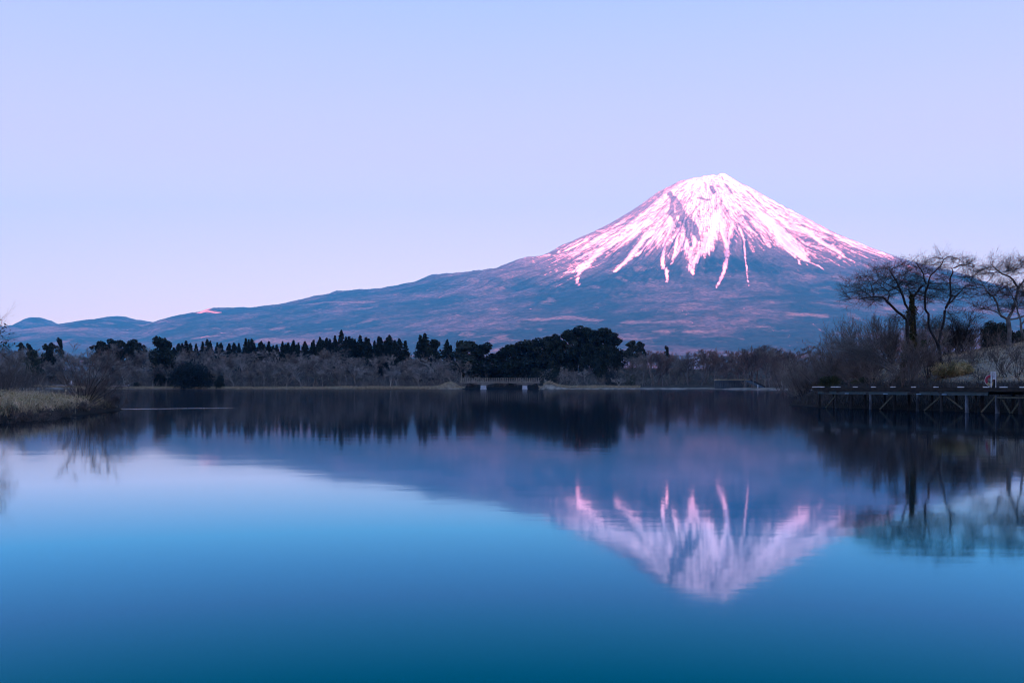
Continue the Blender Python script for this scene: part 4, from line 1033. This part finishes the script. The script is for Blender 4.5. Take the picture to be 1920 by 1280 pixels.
# ------------------------------------------------------------------ trees of the right bank (space colonisation from traced limbs)
def colonise(skeleton, pads, Y, seed, step=.24, kill=.50, infl=1.9, natt=2600, flat=1.5, iters=90):
    """skeleton: polylines [(px,py,depth offset)], pads: (px,py,rx,ry,depth centre,depth radius,weight)"""
    rs = np.random.default_rng(seed); nodes = []; parent = []
    def P(px, py, d=0): return px2(px, py, Y+d)
    keyed = {}
    for line in skeleton:
        prev = None
        pts = [P(*p) for p in line]
        ky = tuple(line[0])
        if ky in keyed: prev = keyed[ky]
        else: nodes.append(pts[0]); parent.append(-1); prev = len(nodes)-1; keyed[ky] = prev
        for a, b, lp3 in zip(pts[:-1], pts[1:], line[1:]):
            n = max(1, int(np.linalg.norm(b-a)/step)); bow = rs.normal(0, .05, 3)
            for i in range(1, n+1):
                t = i/n; nodes.append(a+(b-a)*t + bow*math.sin(t*math.pi)); parent.append(prev); prev = len(nodes)-1
            keyed[tuple(lp3)] = prev
    nsk = len(nodes)
    wsum = sum(p[6] for p in pads); A = []
    for (cx, cy, rx, ry, dc, dr, wgt) in pads:
        n = int(natt*wgt/wsum); d = rs.normal(size=(n, 3)); d /= np.linalg.norm(d, axis=1, keepdims=True); d *= (rs.uniform(0, 1, n)**.4)[:, None]
        c = P(cx, cy, dc); A.append(c + d*np.array([rx/F*Y, dr, ry/F*Y]))
    A = np.concatenate(A); SC = np.array([1, 1, flat]); alive = np.ones(len(A), bool)
    N_ = [n for n in nodes]; grown = {}
    for it in range(iters):
        arr = np.array(N_); kd = kdtree.KDTree(len(arr))
        for i, p in enumerate(arr*SC): kd.insert(p, i)
        kd.balance(); acc = {}
        for ai in np.nonzero(alive)[0]:
            p = A[ai]; co, i, d = kd.find(p*SC)
            if d < kill*1.15: alive[ai] = False; continue
            if d < infl*(3.2 if it < 12 else 1.4): 
                v = p-arr[i]; v = v/np.linalg.norm(v); acc[i] = acc.get(i, 0)+v
        if not acc: break
        new = 0
        for i, v in acc.items():
            if grown.get(i, 0) >= 3: continue
            nv = np.linalg.norm(v)
            if nv < 1e-3: continue
            base = 0
            if parent[i] >= 0 and i >= nsk: base = arr[i]-arr[parent[i]]; base = base/(np.linalg.norm(base)+1e-9)
            d = v/nv + .55*base + rs.normal(0, .13, 3)*np.array([1, 1, .7]); d /= np.linalg.norm(d)
            N_.append(arr[i]+d*step); parent.append(i); grown[i] = grown.get(i, 0)+1; new += 1
        if new == 0: break
    P_ = np.array(N_); par = np.array(parent); n = len(P_)
    cnt_ = np.zeros(n); kids = np.bincount(par[par >= 0], minlength=n)
    rad = np.where(kids == 0, 1.0, 0.0)
    for i in range(n-1, -1, -1):
        if rad[i] == 0: rad[i] = 1.0
        if par[i] >= 0: rad[par[i]] += rad[i] if kids[par[i]] else 0
    return P_, par, rad, nsk
def cherry(name, skeleton, pads, Y, seed, label, base_r, m, mt, rtip=.0098, natt=2600, ex=.50, twigs=2.3, flat=1.4, loc=None):
    P_, par, leafn, nsk = colonise(skeleton, pads, Y, seed, natt=natt, flat=flat)
    rad = np.maximum(rtip, base_r*(leafn/leafn.max())**ex); rad = np.where(leafn <= 3, np.minimum(rad, rtip*2), rad)
    base = P_[0].copy(); z = gz(base[0], base[1])
    r = link(name, None, None, (base[0], base[1], z)); tag(r, label, 'tree')
    i = np.nonzero(par >= 0)[0]; a = P_[par[i]]-[base[0], base[1], z]; b = P_[i]-[base[0], base[1], z]
    pd = np.where(par[par[i]][:, None] >= 0, P_[par[i]]-P_[np.maximum(par[par[i]], 0)], P_[i]-P_[par[i]])
    pd = pd/(np.linalg.norm(pd, axis=1, keepdims=True)+1e-9); od = b-a; od /= np.linalg.norm(od, axis=1, keepdims=True)+1e-9
    big = (rad[i] > rtip*3.2)
    # child segments start no thicker than 1.0x their own size
    r0 = np.minimum(rad[par[i]], rad[i]*1.25); r1 = rad[i]
    g = Geo(); g.tubes(a[big], b[big], r0[big], r1[big], 7, np.where((r0/rad[par[i]])[:, None] > .8, pd, od)[big], od[big])
    # root flare down into the soil
    roots = [k for k in range(len(par)) if par[k] < 0]
    for k in roots:
        p = P_[k]-[base[0], base[1], z]; g.tubes([[p[0], p[1], p[2]-1.6]], [p], [rad[k]*1.3], [rad[k]], 8)
    link('trunk', g.mesh('trunk', m, True), r)
    g = Geo(); sm = ~big; g.tubes(a[sm], b[sm], r0[sm], r1[sm], 4)
    # fine twigs off the young wood
    rs = np.random.default_rng(seed+50); tips = np.nonzero(rad[i] < rtip*3.0)[0]
    q = rs.choice(tips, int(len(tips)*twigs), replace=True); st = a[q]+(b[q]-a[q])*rs.uniform(0, 1, (len(q), 1))
    d = od[q] + rs.normal(0, .75, (len(q), 3))*np.array([1, 1, .38]); d[:, 2] += .16
    sg = grow(rs, st, d, rs.uniform(.5, 1.35, len(q)), np.full(len(q), rtip*.72), [dict(n=5, ang=34, spread=9, ratio=.55, rr=.7, t0=.12, up=.03, up0=.035, seg=3, rmin=rtip*.45), dict(n=3, ang=34, spread=10, ratio=.5, rr=.7, t0=.15, up=.03, seg=2, rmin=rtip*.36)], seg0=4, wig=.10)
    for k in sg: g.tubes(k[0], k[1], k[2], k[3], 3)
    link('crown', g.mesh('crown', mt), r)
    return r, P_, base, z
# A: left cherry with the long limb reaching over the shrubs
cherry('cherry_tree', [
    [(1703,716,0),(1703,690,0),(1702,660,0),(1701,600,0)],
    [(1701,600,0),(1682,584,-.6),(1664,566,-1.2),(1655,557,-1.4),(1630,557,-1.8),(1612,560,-2)],
    [(1664,566,-1.2),(1668,552,-.8),(1660,542,-.4)],
    [(1701,600,0),(1706,586,.4),(1697,570,.8),(1690,548,1),(1680,524,1.2),(1668,506,1.6)],
    [(1690,548,1),(1678,540,2),(1655,528,2.5)]],
    [(1640,538,64,30,-.3,2.6,4.2), (1672,512,46,20,1.0,2.4,2.2), (1612,552,34,18,-1.8,2,1.4), (1630,566,36,10,-2,1.6,.9), (1692,535,34,24,.5,2.2,1.8), (1652,506,30,10,2,1.6,.8), (1690,500,20,16,1,1.4,.5), (1596,566,18,14,-2,1.2,.35), (1618,528,22,16,-1,1.6,.5), (1690,602,26,16,-.6,1.6,.7)],
    84, 21, 'left bare cherry tree whose long low limb reaches out over the shrubs', .155, M['bark'], M['twig_dark'], natt=800)
# C: ivy grown trunk
rC, PC, bC, zC = cherry('cherry_tree', [
    [(1718,716,.8),(1718,680,.8),(1716,640,.8),(1714,600,.8),(1712,560,.8)],
    [(1714,600,.8),(1728,588,.4),(1732,578,0)],
    [(1712,560,.8),(1722,545,1),(1730,535,1.2)], [(1712,560,.8),(1704,545,.4),(1700,530,0)]],
    [(1716,535,26,12,1,1.6,2), (1735,560,20,9,.5,1.4,1)],
    85.5, 22, 'straight tree with its trunk wrapped in brown and green ivy', .15, M['bark'], M['twig_dark'], natt=150)
rs = np.random.default_rng(77); iv = []
for (x0, y0, x1, y1, wd, n) in [(1716, 700, 1713, 552, 7, 3600), (1722, 655, 1738, 640, 9, 800), (1708, 596, 1718, 575, 9, 900), (1703, 690, 1702, 640, 5, 700), (1712, 690, 1730, 672, 12, 900)]:
    t = rs.uniform(0, 1, n); wv = (1+.5*np.sin(t*19))*wd
    c = np.stack([PX(x0+(x1-x0)*t, 85.5), np.full(n, 86.0), EYE+(HY-(y0+(y1-y0)*t))/F*85.5], 1); iv.append(c + rs.normal(0, .42, (n, 3))*(wv*85.5/F)[:, None]*np.array([1, 1, .6]))
iv = np.concatenate(iv)-[bC[0], bC[1], zC]
link('ivy', Geo().leaves(iv, .15, rs=rs, asp=.8).mesh('ivy', M['ivy']), rC)
# D: tall one in the middle
cherry('cherry_tree', [
    [(1770,694,.5),(1768,680,.5),(1762,662,.5),(1758,644,.4),(1748,626,.3),(1741,606,.2),(1741,588,.1),(1735,580,0),(1734,562,-.2),(1740,535,-.3),(1747,514,-.3),(1759,503,-.4),(1769,487,-.6),(1763,476,-.7)],
    [(1740,535,-.3),(1732,515,-.8),(1722,500,-1.2),(1712,488,-1.5)],
    [(1758,644,.4),(1764,620,1.2),(1771,592,1.6),(1776,572,1.8),(1783,555,1.8),(1782,536,1.9),(1784,516,2),(1785,503,2),(1800,497,2.2),(1818,493,2.4)],
    [(1776,572,1.8),(1790,558,2.4),(1803,545,2.8),(1812,536,3)],
    [(1769,487,-.6),(1782,480,-.8),(1796,484,-1)]],
    [(1728,500,38,16,-1.2,2,1.8), (1765,487,34,10,-.6,1.8,1.0), (1800,496,36,16,1.2,2.4,2.2), (1745,515,36,18,0,2,1.4), (1822,512,26,14,2.4,1.8,1.2),
     (1762,545,40,26,1,2.6,2.2), (1806,545,32,20,2.5,2,1.6), (1726,552,26,20,-.5,1.8,.9), (1788,590,22,14,2,1.6,.5), (1770,480,14,12,-.8,1,.3), (1716,490,16,10,-1.4,1,.4), (1826,498,18,10,2.5,1.2,.5), (1745,612,24,18,.8,1.6,.6)],
    86, 23, 'tallest bare cherry tree of the right bank with two winding trunks', .165, M['bark'], M['twig_dark'], natt=700)
# E: right cherry with the pale trunk on the crest
cherry('cherry_tree', [
    [(1893,672,2),(1892,655,2),(1892,630,2),(1890,599,2)],
    [(1890,599,2),(1877,592,1.4),(1860,582,.8),(1842,578,.2)],
    [(1890,599,2),(1897,585,2.4),(1905,560,2.6),(1910,539,2.6),(1900,525,2.4),(1880,514,2),(1867,503,1.8)],
    [(1910,539,2.6),(1922,520,2.8),(1930,500,3)],
    [(1877,592,1.4),(1870,570,1),(1862,555,.6),(1850,545,.2)],
    [(1890,599,2),(1925,590,3),(1955,570,3.5)]],
    [(1875,505,42,18,1.8,2.4,2.6), (1838,522,26,14,1,1.8,1.1), (1852,545,42,24,.6,2.6,3.0), (1838,575,28,12,.2,1.8,1.2), (1925,500,38,20,3,2.4,2.4), (1898,545,36,28,2.4,2.4,2.4), (1950,545,40,36,3.4,2.6,2.6), (1895,578,30,14,2.2,2,1.0), (1868,492,16,12,1.6,1.2,.5), (1905,490,18,14,2.8,1.2,.6)],
    88, 24, 'wide bare cherry tree with a pale trunk on the crest at the right edge', .20, M['bark_pale'], M['twig_dark'], natt=1000)
cherry('cherry_tree', [
    [(1932,668,-1),(1925,640,-1),(1914,610,-1),(1908,585,-1),(1900,560,-1)], [(1914,610,-1),(1926,590,-1),(1935,565,-1)]],
    [(1896,548,22,18,-1,1.6,1.2), (1935,560,26,24,-1,2,1.4)],
    84, 25, 'thin leaning bare tree in front of the pale-trunked cherry', .10, M['bark_pale'], M['twig_dark'], natt=130)

# ------------------------------------------------------------------ shrubs of the right bank
def stem_shrub(x, y, Y, ytop, spread, label, seed, m='twig_dark', n0=9, lean=(0, 0), group=None, rad=.035, dense=1.0, cat='shrub', name='shrub', z=None, stem=None, vase=.45, fine=.0045):
    rs = np.random.default_rng(seed); X = PX(x, Y); z = gz(X, Y) if z is None else z; H = EYE+(HY-ytop)/F*Y-z
    W = spread/F*Y
    st = np.stack([rs.normal(0, .22, n0), rs.normal(0, .22, n0), np.full(n0, -.15)], 1)
    dr = np.stack([rs.normal(lean[0], vase, n0), rs.normal(lean[1], vase, n0), np.ones(n0)*1.1], 1)
    kw = int(7*dense)
    sg = grow(rs, st, dr, np.full(n0, H*.95)*rs.uniform(.7, 1.1, n0), np.full(n0, rad),
        [dict(n=kw, ang=28, spread=9, ratio=.50, rr=.62, t0=.22, up=.045, up0=.01, seg=5, rmin=.012),
         dict(n=6, ang=30, spread=10, ratio=.52, rr=.62, t0=.15, up=.03, seg=4, rmin=.009),
         dict(n=5, ang=30, spread=12, ratio=.50, rr=.65, t0=.15, up=.02, seg=3, rmin=.0075)], seg0=8, wig=.085)
    al = np.concatenate([s[1] for s in sg]); top = np.percentile(al[:, 2], 99.6); wx = np.percentile(np.abs(al[:, 0]-al[:, 0].mean()), 96)
    r = link(name, None, None, (X, Y, z)); tag(r, label, cat, group)
    sc3 = np.array([W/max(wx, .1), W/max(wx, .1), H/top]); sc3[:2] = np.clip(sc3[:2], .4*sc3[2], 2.2*sc3[2])
    for nm, parts, mm_ in (('stems', sg[:1], M[stem or 'bark']), ('twigs', sg[1:], M[m])):
        g = Geo()
        for s, k in zip(parts, (5,) if nm == 'stems' else (4, 3, 3)):
            P0, P1 = s[0]*sc3, s[1]*sc3; g.tubes(P0, P1, s[2], s[3], k)
        link('wood' if nm == 'stems' else nm, g.mesh(nm, mm_), r)
    return r
G_RB = 'bare shrubs along the right bank'
# (px of base, distance, row of top, half width px, label)
RB = [(1490, 205, 668, 26, 'dusky thicket bush farthest along the right shore, beside the far lamp post'),
      (1500, 176, 672, 30, 'low dusky bush leaning over the water left of the pier'),
      (1520, 160, 655, 34, 'dusky bush behind the one leaning over the water'),
      (1512, 128, 690, 26, 'low dark bush right at the water left of the pier end'),
      (1535, 142, 640, 34, 'rounded dusky bush left of the grey fan-shaped shrub'),
      (1545, 118, 668, 34, 'dark tangle between the pier end and the rounded dusky bush'),
      (1560, 132, 618, 36, 'tall dusky bush on the left flank of the grey fan-shaped shrub'),
      (1590, 122, 602, 42, 'grey fan-shaped shrub, highest left of the cherry trees'),
      (1572, 100, 662, 34, 'dark low bush behind the left end of the pier'),
      (1612, 112, 592, 44, 'highest grey shrub with fine upright twigs left of the cherry trees'),
      (1640, 108, 590, 40, 'grey shrub under the long cherry limb'),
      (1608, 97, 650, 36, 'brown bush behind the second bay of the pier'),
      (1648, 95, 636, 36, 'brown bush in front of the shrub under the cherry limb'),
      (1675, 100, 606, 34, 'grey shrub at the foot of the left cherry tree'),
      (1530, 100, 705, 22, 'lowest dark bush at the left tip of the pier'),
      (1630, 90, 680, 30, 'low olive-brown bush behind the middle of the pier'),
      (1470, 250, 660, 24, 'dusky bush just right of the far white lamp post'), (1505, 150, 662, 28, 'tall thin-topped bush left of the rounded dusky bush'), (1560, 108, 640, 34, 'dark bush in front of the left flank of the fan-shaped shrub')]
for i, (x, Y, yt, w_, lb) in enumerate(RB):
    mm_ = ['twig_brown', 'twig_mauve', 'twig_brown', 'twig_brown'][i % 4] if Y > 105 else 'twig_brown'
    stem_shrub(x, 0, Y, yt, w_, lb, 500+i, m=mm_, n0=13 if Y > 120 else 16, lean=(-.25, -.1), group=G_RB, rad=.05 if Y > 110 else .035, dense=1.25, vase=.42)
# pale arching stems
stem_shrub(1685, 0, 90, 602, 56, 'tall shrub with long pale stems sweeping up to the left', 530, m='twig_grey', n0=9, lean=(-.75, 0), group=G_RB, stem='bark_pale', rad=.045, dense=1.0, vase=.22)
stem_shrub(1708, 0, 82, 622, 30, 'upright brown-stemmed shrub in front of the ivy trunk', 531, m='twig_brown', n0=14, group=G_RB, stem='bark_pale', rad=.03, vase=.22)
stem_shrub(1738, 0, 81, 636, 26, 'upright brown-stemmed shrub right of the ivy trunk', 532, m='twig_brown', n0=12, group=G_RB, rad=.03, vase=.24)
stem_shrub(1797, 0, 92, 580, 40, 'dense dark vase-shaped shrub between the two cherry trees', 533, m='twig_dark', n0=18, rad=.05, dense=1.4, vase=.26)
stem_shrub(1752, 0, 91, 592, 24, 'mauve twiggy shrub left of the vase-shaped one', 534, m='twig_mauve', n0=10, rad=.035, vase=.22)
stem_shrub(1816, 0, 95, 618, 22, 'small reddish bush right of the vase-shaped shrub', 535, m='twig_red', n0=16, rad=.025, dense=1.2, vase=.35)
for i, (x, Y, yt, w_, lb) in enumerate([(1842, 76, 690, 14, 'sparse bare bush on the slope left of the red lifebuoy'), (1888, 76, 668, 22, 'sparse brown bush on the slope right of the red lifebuoy'),
        (1908, 75, 650, 24, 'tangled brown bush at the right edge below the cherry tree'), (1925, 73, 680, 24, 'low brown bush beyond the right end of the pier'), (1868, 82, 655, 14, 'thin forked bush below the dark evergreen')]):
    stem_shrub(x, 0, Y, yt, w_, lb, 540+i, m='twig_brown', n0=7, rad=.022, dense=.8, vase=.45, group=G_RB)
stem_shrub(1726, 0, 93, 592, 30, 'mauve twiggy shrub filling the gap behind the ivy trunk', 536, m='twig_mauve', n0=14, rad=.035, dense=1.3, vase=.3)
stem_shrub(1664, 0, 97, 588, 36, 'dense grey-brown shrub behind the left cherry trunk', 537, m='twig_brown', n0=16, rad=.035, dense=1.3, vase=.3)
stem_shrub(1772, 0, 95, 604, 26, 'brown twiggy shrub behind the winding trunks', 538, m='twig_brown', n0=14, rad=.03, dense=1.3, vase=.3)
# evergreens of the bank
def leaf_shrub_near(x, Y, ytop, rx, m, label, seed, n=6000, size=.16, cat='shrub', name='shrub', ybase=None, lob=20, asp=.45, sparse=0):
    rs = np.random.default_rng(seed); X = PX(x, Y); z = gz(X, Y); H = EYE+(HY-ytop)/F*Y-z; W = rx/F*Y
    g = Geo()
    for k in range(lob):
        az = rs.uniform(0, 6.28); q = math.sqrt(rs.uniform(0, 1)); t = rs.uniform(.08, 1.0)*(1-.55*q*q)
        c = np.array([W*.72*q*math.cos(az), W*.6*q*math.sin(az), H*.9*t]); pr = np.array([W*.38, W*.38, H*.2])*rs.uniform(.7, 1.2)
        d = rs.normal(size=(n//lob, 3)); d /= np.linalg.norm(d, axis=1, keepdims=True)
        C = c + d*pr*(rs.uniform(.1, 1, n//lob)**.5)[:, None]; C[:, 2] = np.abs(C[:, 2]); g.leaves(C, size, up=.15, rs=rs, asp=asp)
    o = link(name, None, None, (X, Y, z-.1)); tag(o, label, cat)
    link('foliage', g.mesh('foliage', m), o)
    sg = grow(rs, np.stack([rs.normal(0, .15, 7), rs.normal(0, .15, 7), np.zeros(7)], 1), np.stack([rs.normal(0, .45, 7), rs.normal(0, .45, 7), np.ones(7)], 1), np.full(7, H*.8), np.full(7, .03),
              [dict(n=6, ang=35, ratio=.5, rr=.6, t0=.2, up=.05, up0=.02, seg=3)])
    link('branch_tangle', tube_mesh('branch_tangle', sg, M['bark'], (5, 3)), o)
leaf_shrub_near(1868, 98, 596, 34, M['conifer'], 'dark round evergreen behind the pale-trunked cherry tree', 560, n=14000, size=.22, cat='tree', name='evergreen_tree', lob=34)
leaf_shrub_near(1922, 101, 606, 26, M['conifer'], 'dark evergreen at the right edge behind the crest', 561, n=8000, size=.22, cat='tree', name='evergreen_tree', lob=22)
leaf_shrub_near(1686, 82, 700, 15, M['shrub_leaf'], 'small dark green bush just behind the pier', 562, n=2600, size=.14)
leaf_shrub_near(1693, 84, 655, 9, M['ivy'], 'narrow leafy climber at the foot of the left cherry', 563, n=1800, size=.13)
leaf_shrub_near(1752, 86, 655, 10, M['ivy'], 'leafy clump on the forked trunk right of the ivy', 564, n=1500, size=.13)
leaf_shrub_near(1560, 92, 698, 26, M['shrub_leaf'], 'olive leafed bush behind the left bays of the pier', 565, n=3500, size=.15, lob=16)
leaf_shrub_near(1620, 88, 702, 24, M['shrub_leaf'], 'olive leafed bush behind the second bay of the pier', 566, n=3000, size=.15, lob=14)
# yellow-green bamboo grass clump
rs = np.random.default_rng(570); Yb = 79.5; Xb = PX(1786, Yb); zb = gz(Xb, Yb); Hb = EYE+(HY-676)/F*Yb-zb; Wb = 40/F*Yb
bo = link('bamboo_bush', None, None, (Xb, Yb, zb-.1)); tag(bo, 'yellow-green bamboo grass bush behind the pier below the grassy slope', 'bush')
n0 = 150; az = rs.uniform(0, 6.28, n0); q = np.sqrt(rs.uniform(0, 1, n0)); st = np.stack([Wb*.7*q*np.cos(az), .9*q*np.sin(az), 0*q], 1)
sg = grow(rs, st, np.stack([st[:, 0]*.35+rs.normal(0, .2, n0), rs.normal(0, .25, n0), np.ones(n0)], 1), Hb*rs.uniform(.6, 1.05, n0)*(1-.35*q*q), np.full(n0, .012), [dict(n=5, ang=42, ratio=.35, rr=.6, t0=.3, up=0, up0=-.03, seg=3, rmin=.006)], seg0=5)
link('stems', tube_mesh('stems', sg, M['reed'], (3, 3)), bo)
C = np.concatenate([np.repeat(s[1], 5 if k else 3, 0) for k, s in enumerate(sg)]); C = C[C[:, 2] > Hb*.12] + rs.normal(0, .07, (np.count_nonzero(C[:, 2] > Hb*.12), 3))
link('foliage', Geo().leaves(C, .26, up=.1, rs=rs, asp=.17, droop=.3).mesh('foliage', M['bamboo']), bo)

# grass on the hill and along the waterline
def fn_hill(rs, n): return rs.uniform(26, 64, n), rs.uniform(64, 118, n)
P = pts_on(fn_hill, 66000, 20); P = P[sdist(P[:, 0], P[:, 1]) > 6.5 + 2*perlin(P[:, 0]/2, P[:, 1]/2, 6)]; blades('hill_grass', P, .30, M['dry_grass'], 'short dry grass covering the hill behind the pier', wd=.022, lean=.5, seed=21)
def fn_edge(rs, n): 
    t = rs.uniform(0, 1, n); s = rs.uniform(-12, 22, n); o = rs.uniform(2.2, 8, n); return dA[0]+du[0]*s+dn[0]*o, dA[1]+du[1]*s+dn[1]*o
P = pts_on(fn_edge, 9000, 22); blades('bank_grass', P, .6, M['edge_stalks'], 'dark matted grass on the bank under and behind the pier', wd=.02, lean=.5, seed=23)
brush('bank_undergrowth', pts_on(lambda rs, n: (lambda Y: (np.interp(Y, [78, 90, 112, 140, 180, 232], [31, 31.5, 36, 47, 62, 80])+rs.uniform(0, 1, n)**1.5*14, Y))(rs.uniform(78, 230, n)), 2600, 24), 2600, 2.2, M['twig_brown'], 'dark tangled undergrowth along the right shore', rad=.022, seed=25, splay=.6)

# ------------------------------------------------------------------ left spit
def fn_spit(x0, x1, y0, y1): return lambda rs, n: (rs.uniform(x0, x1, n), rs.uniform(y0, y1, n))
P = pts_on(fn_spit(-46, -24, 40, 88), 90000, 30); s = sdist(P[:, 0], P[:, 1])
hgt = np.interp(s, [0, .8, 2, 5], [.3, .6, .75, .8])*np.clip(.85+.6*perlin(P[:, 0]/2.3, P[:, 1]/2.3, 4)+.55*perlin(P[:, 0]/.7, P[:, 1]/.7, 14), .25, 1.7); keep = (rng.uniform(0, 1, len(P)) < np.clip(1.3-P[:, 1]/120, .3, 1))
P, hgt, s = P[keep], np.clip(hgt[keep], .12, 1.25), s[keep]
kb = P[:, 1] > 66 
edge_ = (s < .75 + .5*perlin(P[:, 0]/1.3, P[:, 1]/1.3, 8))
blades('spit_grass', P[~edge_], hgt[~edge_], M['dry_grass'], 'golden dry grass on the left spit', wd=.022, lean=.5, seed=31)
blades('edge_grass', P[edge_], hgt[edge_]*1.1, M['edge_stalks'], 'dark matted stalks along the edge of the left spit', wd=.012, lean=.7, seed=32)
# leafy ground cover between the blades
P = pts_on(fn_spit(-46, -25.5, 41, 72), 15000, 33); s = sdist(P[:, 0], P[:, 1]); P = P[s > .9]
C = P + np.stack([rng.normal(0, .06, len(P)), rng.normal(0, .06, len(P)), rng.uniform(.15, .75, len(P))], 1)
tag(link('bamboo_grass', Geo().leaves(C, .17, up=.2, asp=.28).mesh('bamboo_grass', M['bamboo'])), 'low yellow-green bamboo leaves mixed into the spit grass', 'ground cover', kind='stuff')
# tall lone reeds
for i, (x, y0, y1, Y, lb) in enumerate([(78, 742, 728, 64, 'tall pale reed on the spit, leftmost of the lone ones'), (96, 745, 731, 66, 'pale reed on the spit right of the tallest'), (109, 747, 735, 66, 'short pale reed in the middle of the spit'),
        (122, 748, 733, 62, 'pale reed below the pale boulder'), (141, 750, 729, 60, 'long thin reed just left of the fan-shaped willow')]):
    X = PX(x, Y); z = gz(X, Y); H = EYE+(HY-y1)/F*Y-z+.15
    o = link('reed', None, None, (X, Y, z)); tag(o, lb, 'reed')
    g = Geo(); g.tubes([[0,0,-.05],[.01,0,H*.5]], [[.01,0,H*.5],[.05,.02,H*.92]], [.012,.009], [.009,.006], 4); link('stalk', g.mesh('stalk', M['reed']), o)
    g = Geo(); C = np.array([[.05, .02, H*.9]])+np.random.default_rng(i).normal(0, 1, (26, 3))*[.02, .02, .06]; g.leaves(C, .09, up=.6, asp=.3); link('plume', g.mesh('plume', M['reed']), o)
# fan-shaped willow shrub at the tip and its neighbours
stem_shrub(158, 0, 68, 645, 56, 'fan-shaped bare willow on the tip of the left spit', 601, m='twig_brown', n0=16, rad=.030, dense=.85, vase=.55, cat='shrub')
stem_shrub(180, 0, 71, 705, 38, 'low tangle of bare twigs at the foot of the fan-shaped willow', 602, m='twig_brown', n0=16, rad=.02, dense=1.0, vase=.9)
for i, (x, Y, yt, w_, lb) in enumerate([(208, 72, 738, 22, 'dark twiggy bush spilling into the water at the tip of the spit'), (150, 63, 748, 30, 'dark low bush on the water side of the spit below the willow'),
        (60, 50, 768, 34, 'dark matted bush on the near edge of the spit'), (105, 55, 762, 34, 'dark matted bush midway along the near edge of the spit'), (5, 46.5, 772, 30, 'dark matted bush at the left edge of the picture')]):
    stem_shrub(x, 0, Y, yt, w_, lb, 610+i, m='twig_brown', n0=15, rad=.016, dense=1.1, vase=1.0, group='low dark bushes along the edge of the spit')
# bare trees on the land to the left
for i, (x, Y, yt, w_, lb) in enumerate([(-8, 118, 640, 36, 'grey bare tree cut by the left edge of the picture'), (28, 126, 662, 34, 'grey upright bare tree behind the spit, second from the left edge'), (52, 138, 668, 26, 'smaller grey bare tree left of the pale boulder'),
        (8, 104, 690, 30, 'low mauve bush at the left edge behind the grass'), (70, 150, 690, 22, 'low grey bush left of the far reddish rocks')]):
    stem_shrub(x, 0, Y, yt, w_, lb, 620+i, m='twig_mauve', n0=9, rad=.07 if yt < 680 else .03, dense=1.2, vase=.25 if yt < 680 else .5, cat='tree' if yt < 680 else 'shrub', name='bare_tree' if yt < 680 else 'shrub', stem='bark_pale')
# branch with dark leaves reaching in from a tree just outside the frame
r, P_, b_, z_ = cherry('leaning_tree', [[(-70,760,0),(-55,700,0),(-36,660,0),(-20,640,.2),(-6,622,.4),(4,600,.4)], [(-20,640,.2),(-4,652,.3),(8,668,.4)], [(-36,660,0),(-14,690,.2),(6,706,.4)]],
    [(2,610,12,22,.4,.8,2), (4,665,14,22,.4,.8,2), (4,640,14,10,.4,.8,1)], 60, 640, 'thin dark branches with a few leaves reaching in at the left edge', .07, M['bark'], M['twig_dark'], natt=120, rtip=.007)
rs = np.random.default_rng(641); C = []
for cx, cy, n in ((0, 610, 14), (3, 622, 10), (2, 640, 16), (4, 648, 12)):
    C.append(np.stack([PX(cx, 60)+rs.normal(0, .16, n), 60.4+rs.normal(0, .3, n), EYE+(HY-cy)/F*60+rs.normal(0, .13, n)], 1))
link('foliage', Geo().leaves(np.concatenate(C)-[b_[0], b_[1], z_], .2, rs=rs, asp=.5).mesh('foliage', M['conifer']), r)
print('objects', len(bpy.data.objects), 'unique mesh verts', sum(len(m.vertices) for m in bpy.data.meshes))

# where several far trees would share a label, count them off from the left
from collections import defaultdict
seen = defaultdict(list)
for o in bpy.data.objects:
    if o.get('group') == G_BARE: seen[o['label']].append(o)
for lab, os_ in seen.items():
    if len(os_) > 1:
        os_.sort(key=lambda o: o.location.x/o.location.y)
        for i, o in enumerate(os_): o['label'] = ORD[i] + ' from left, ' + lab
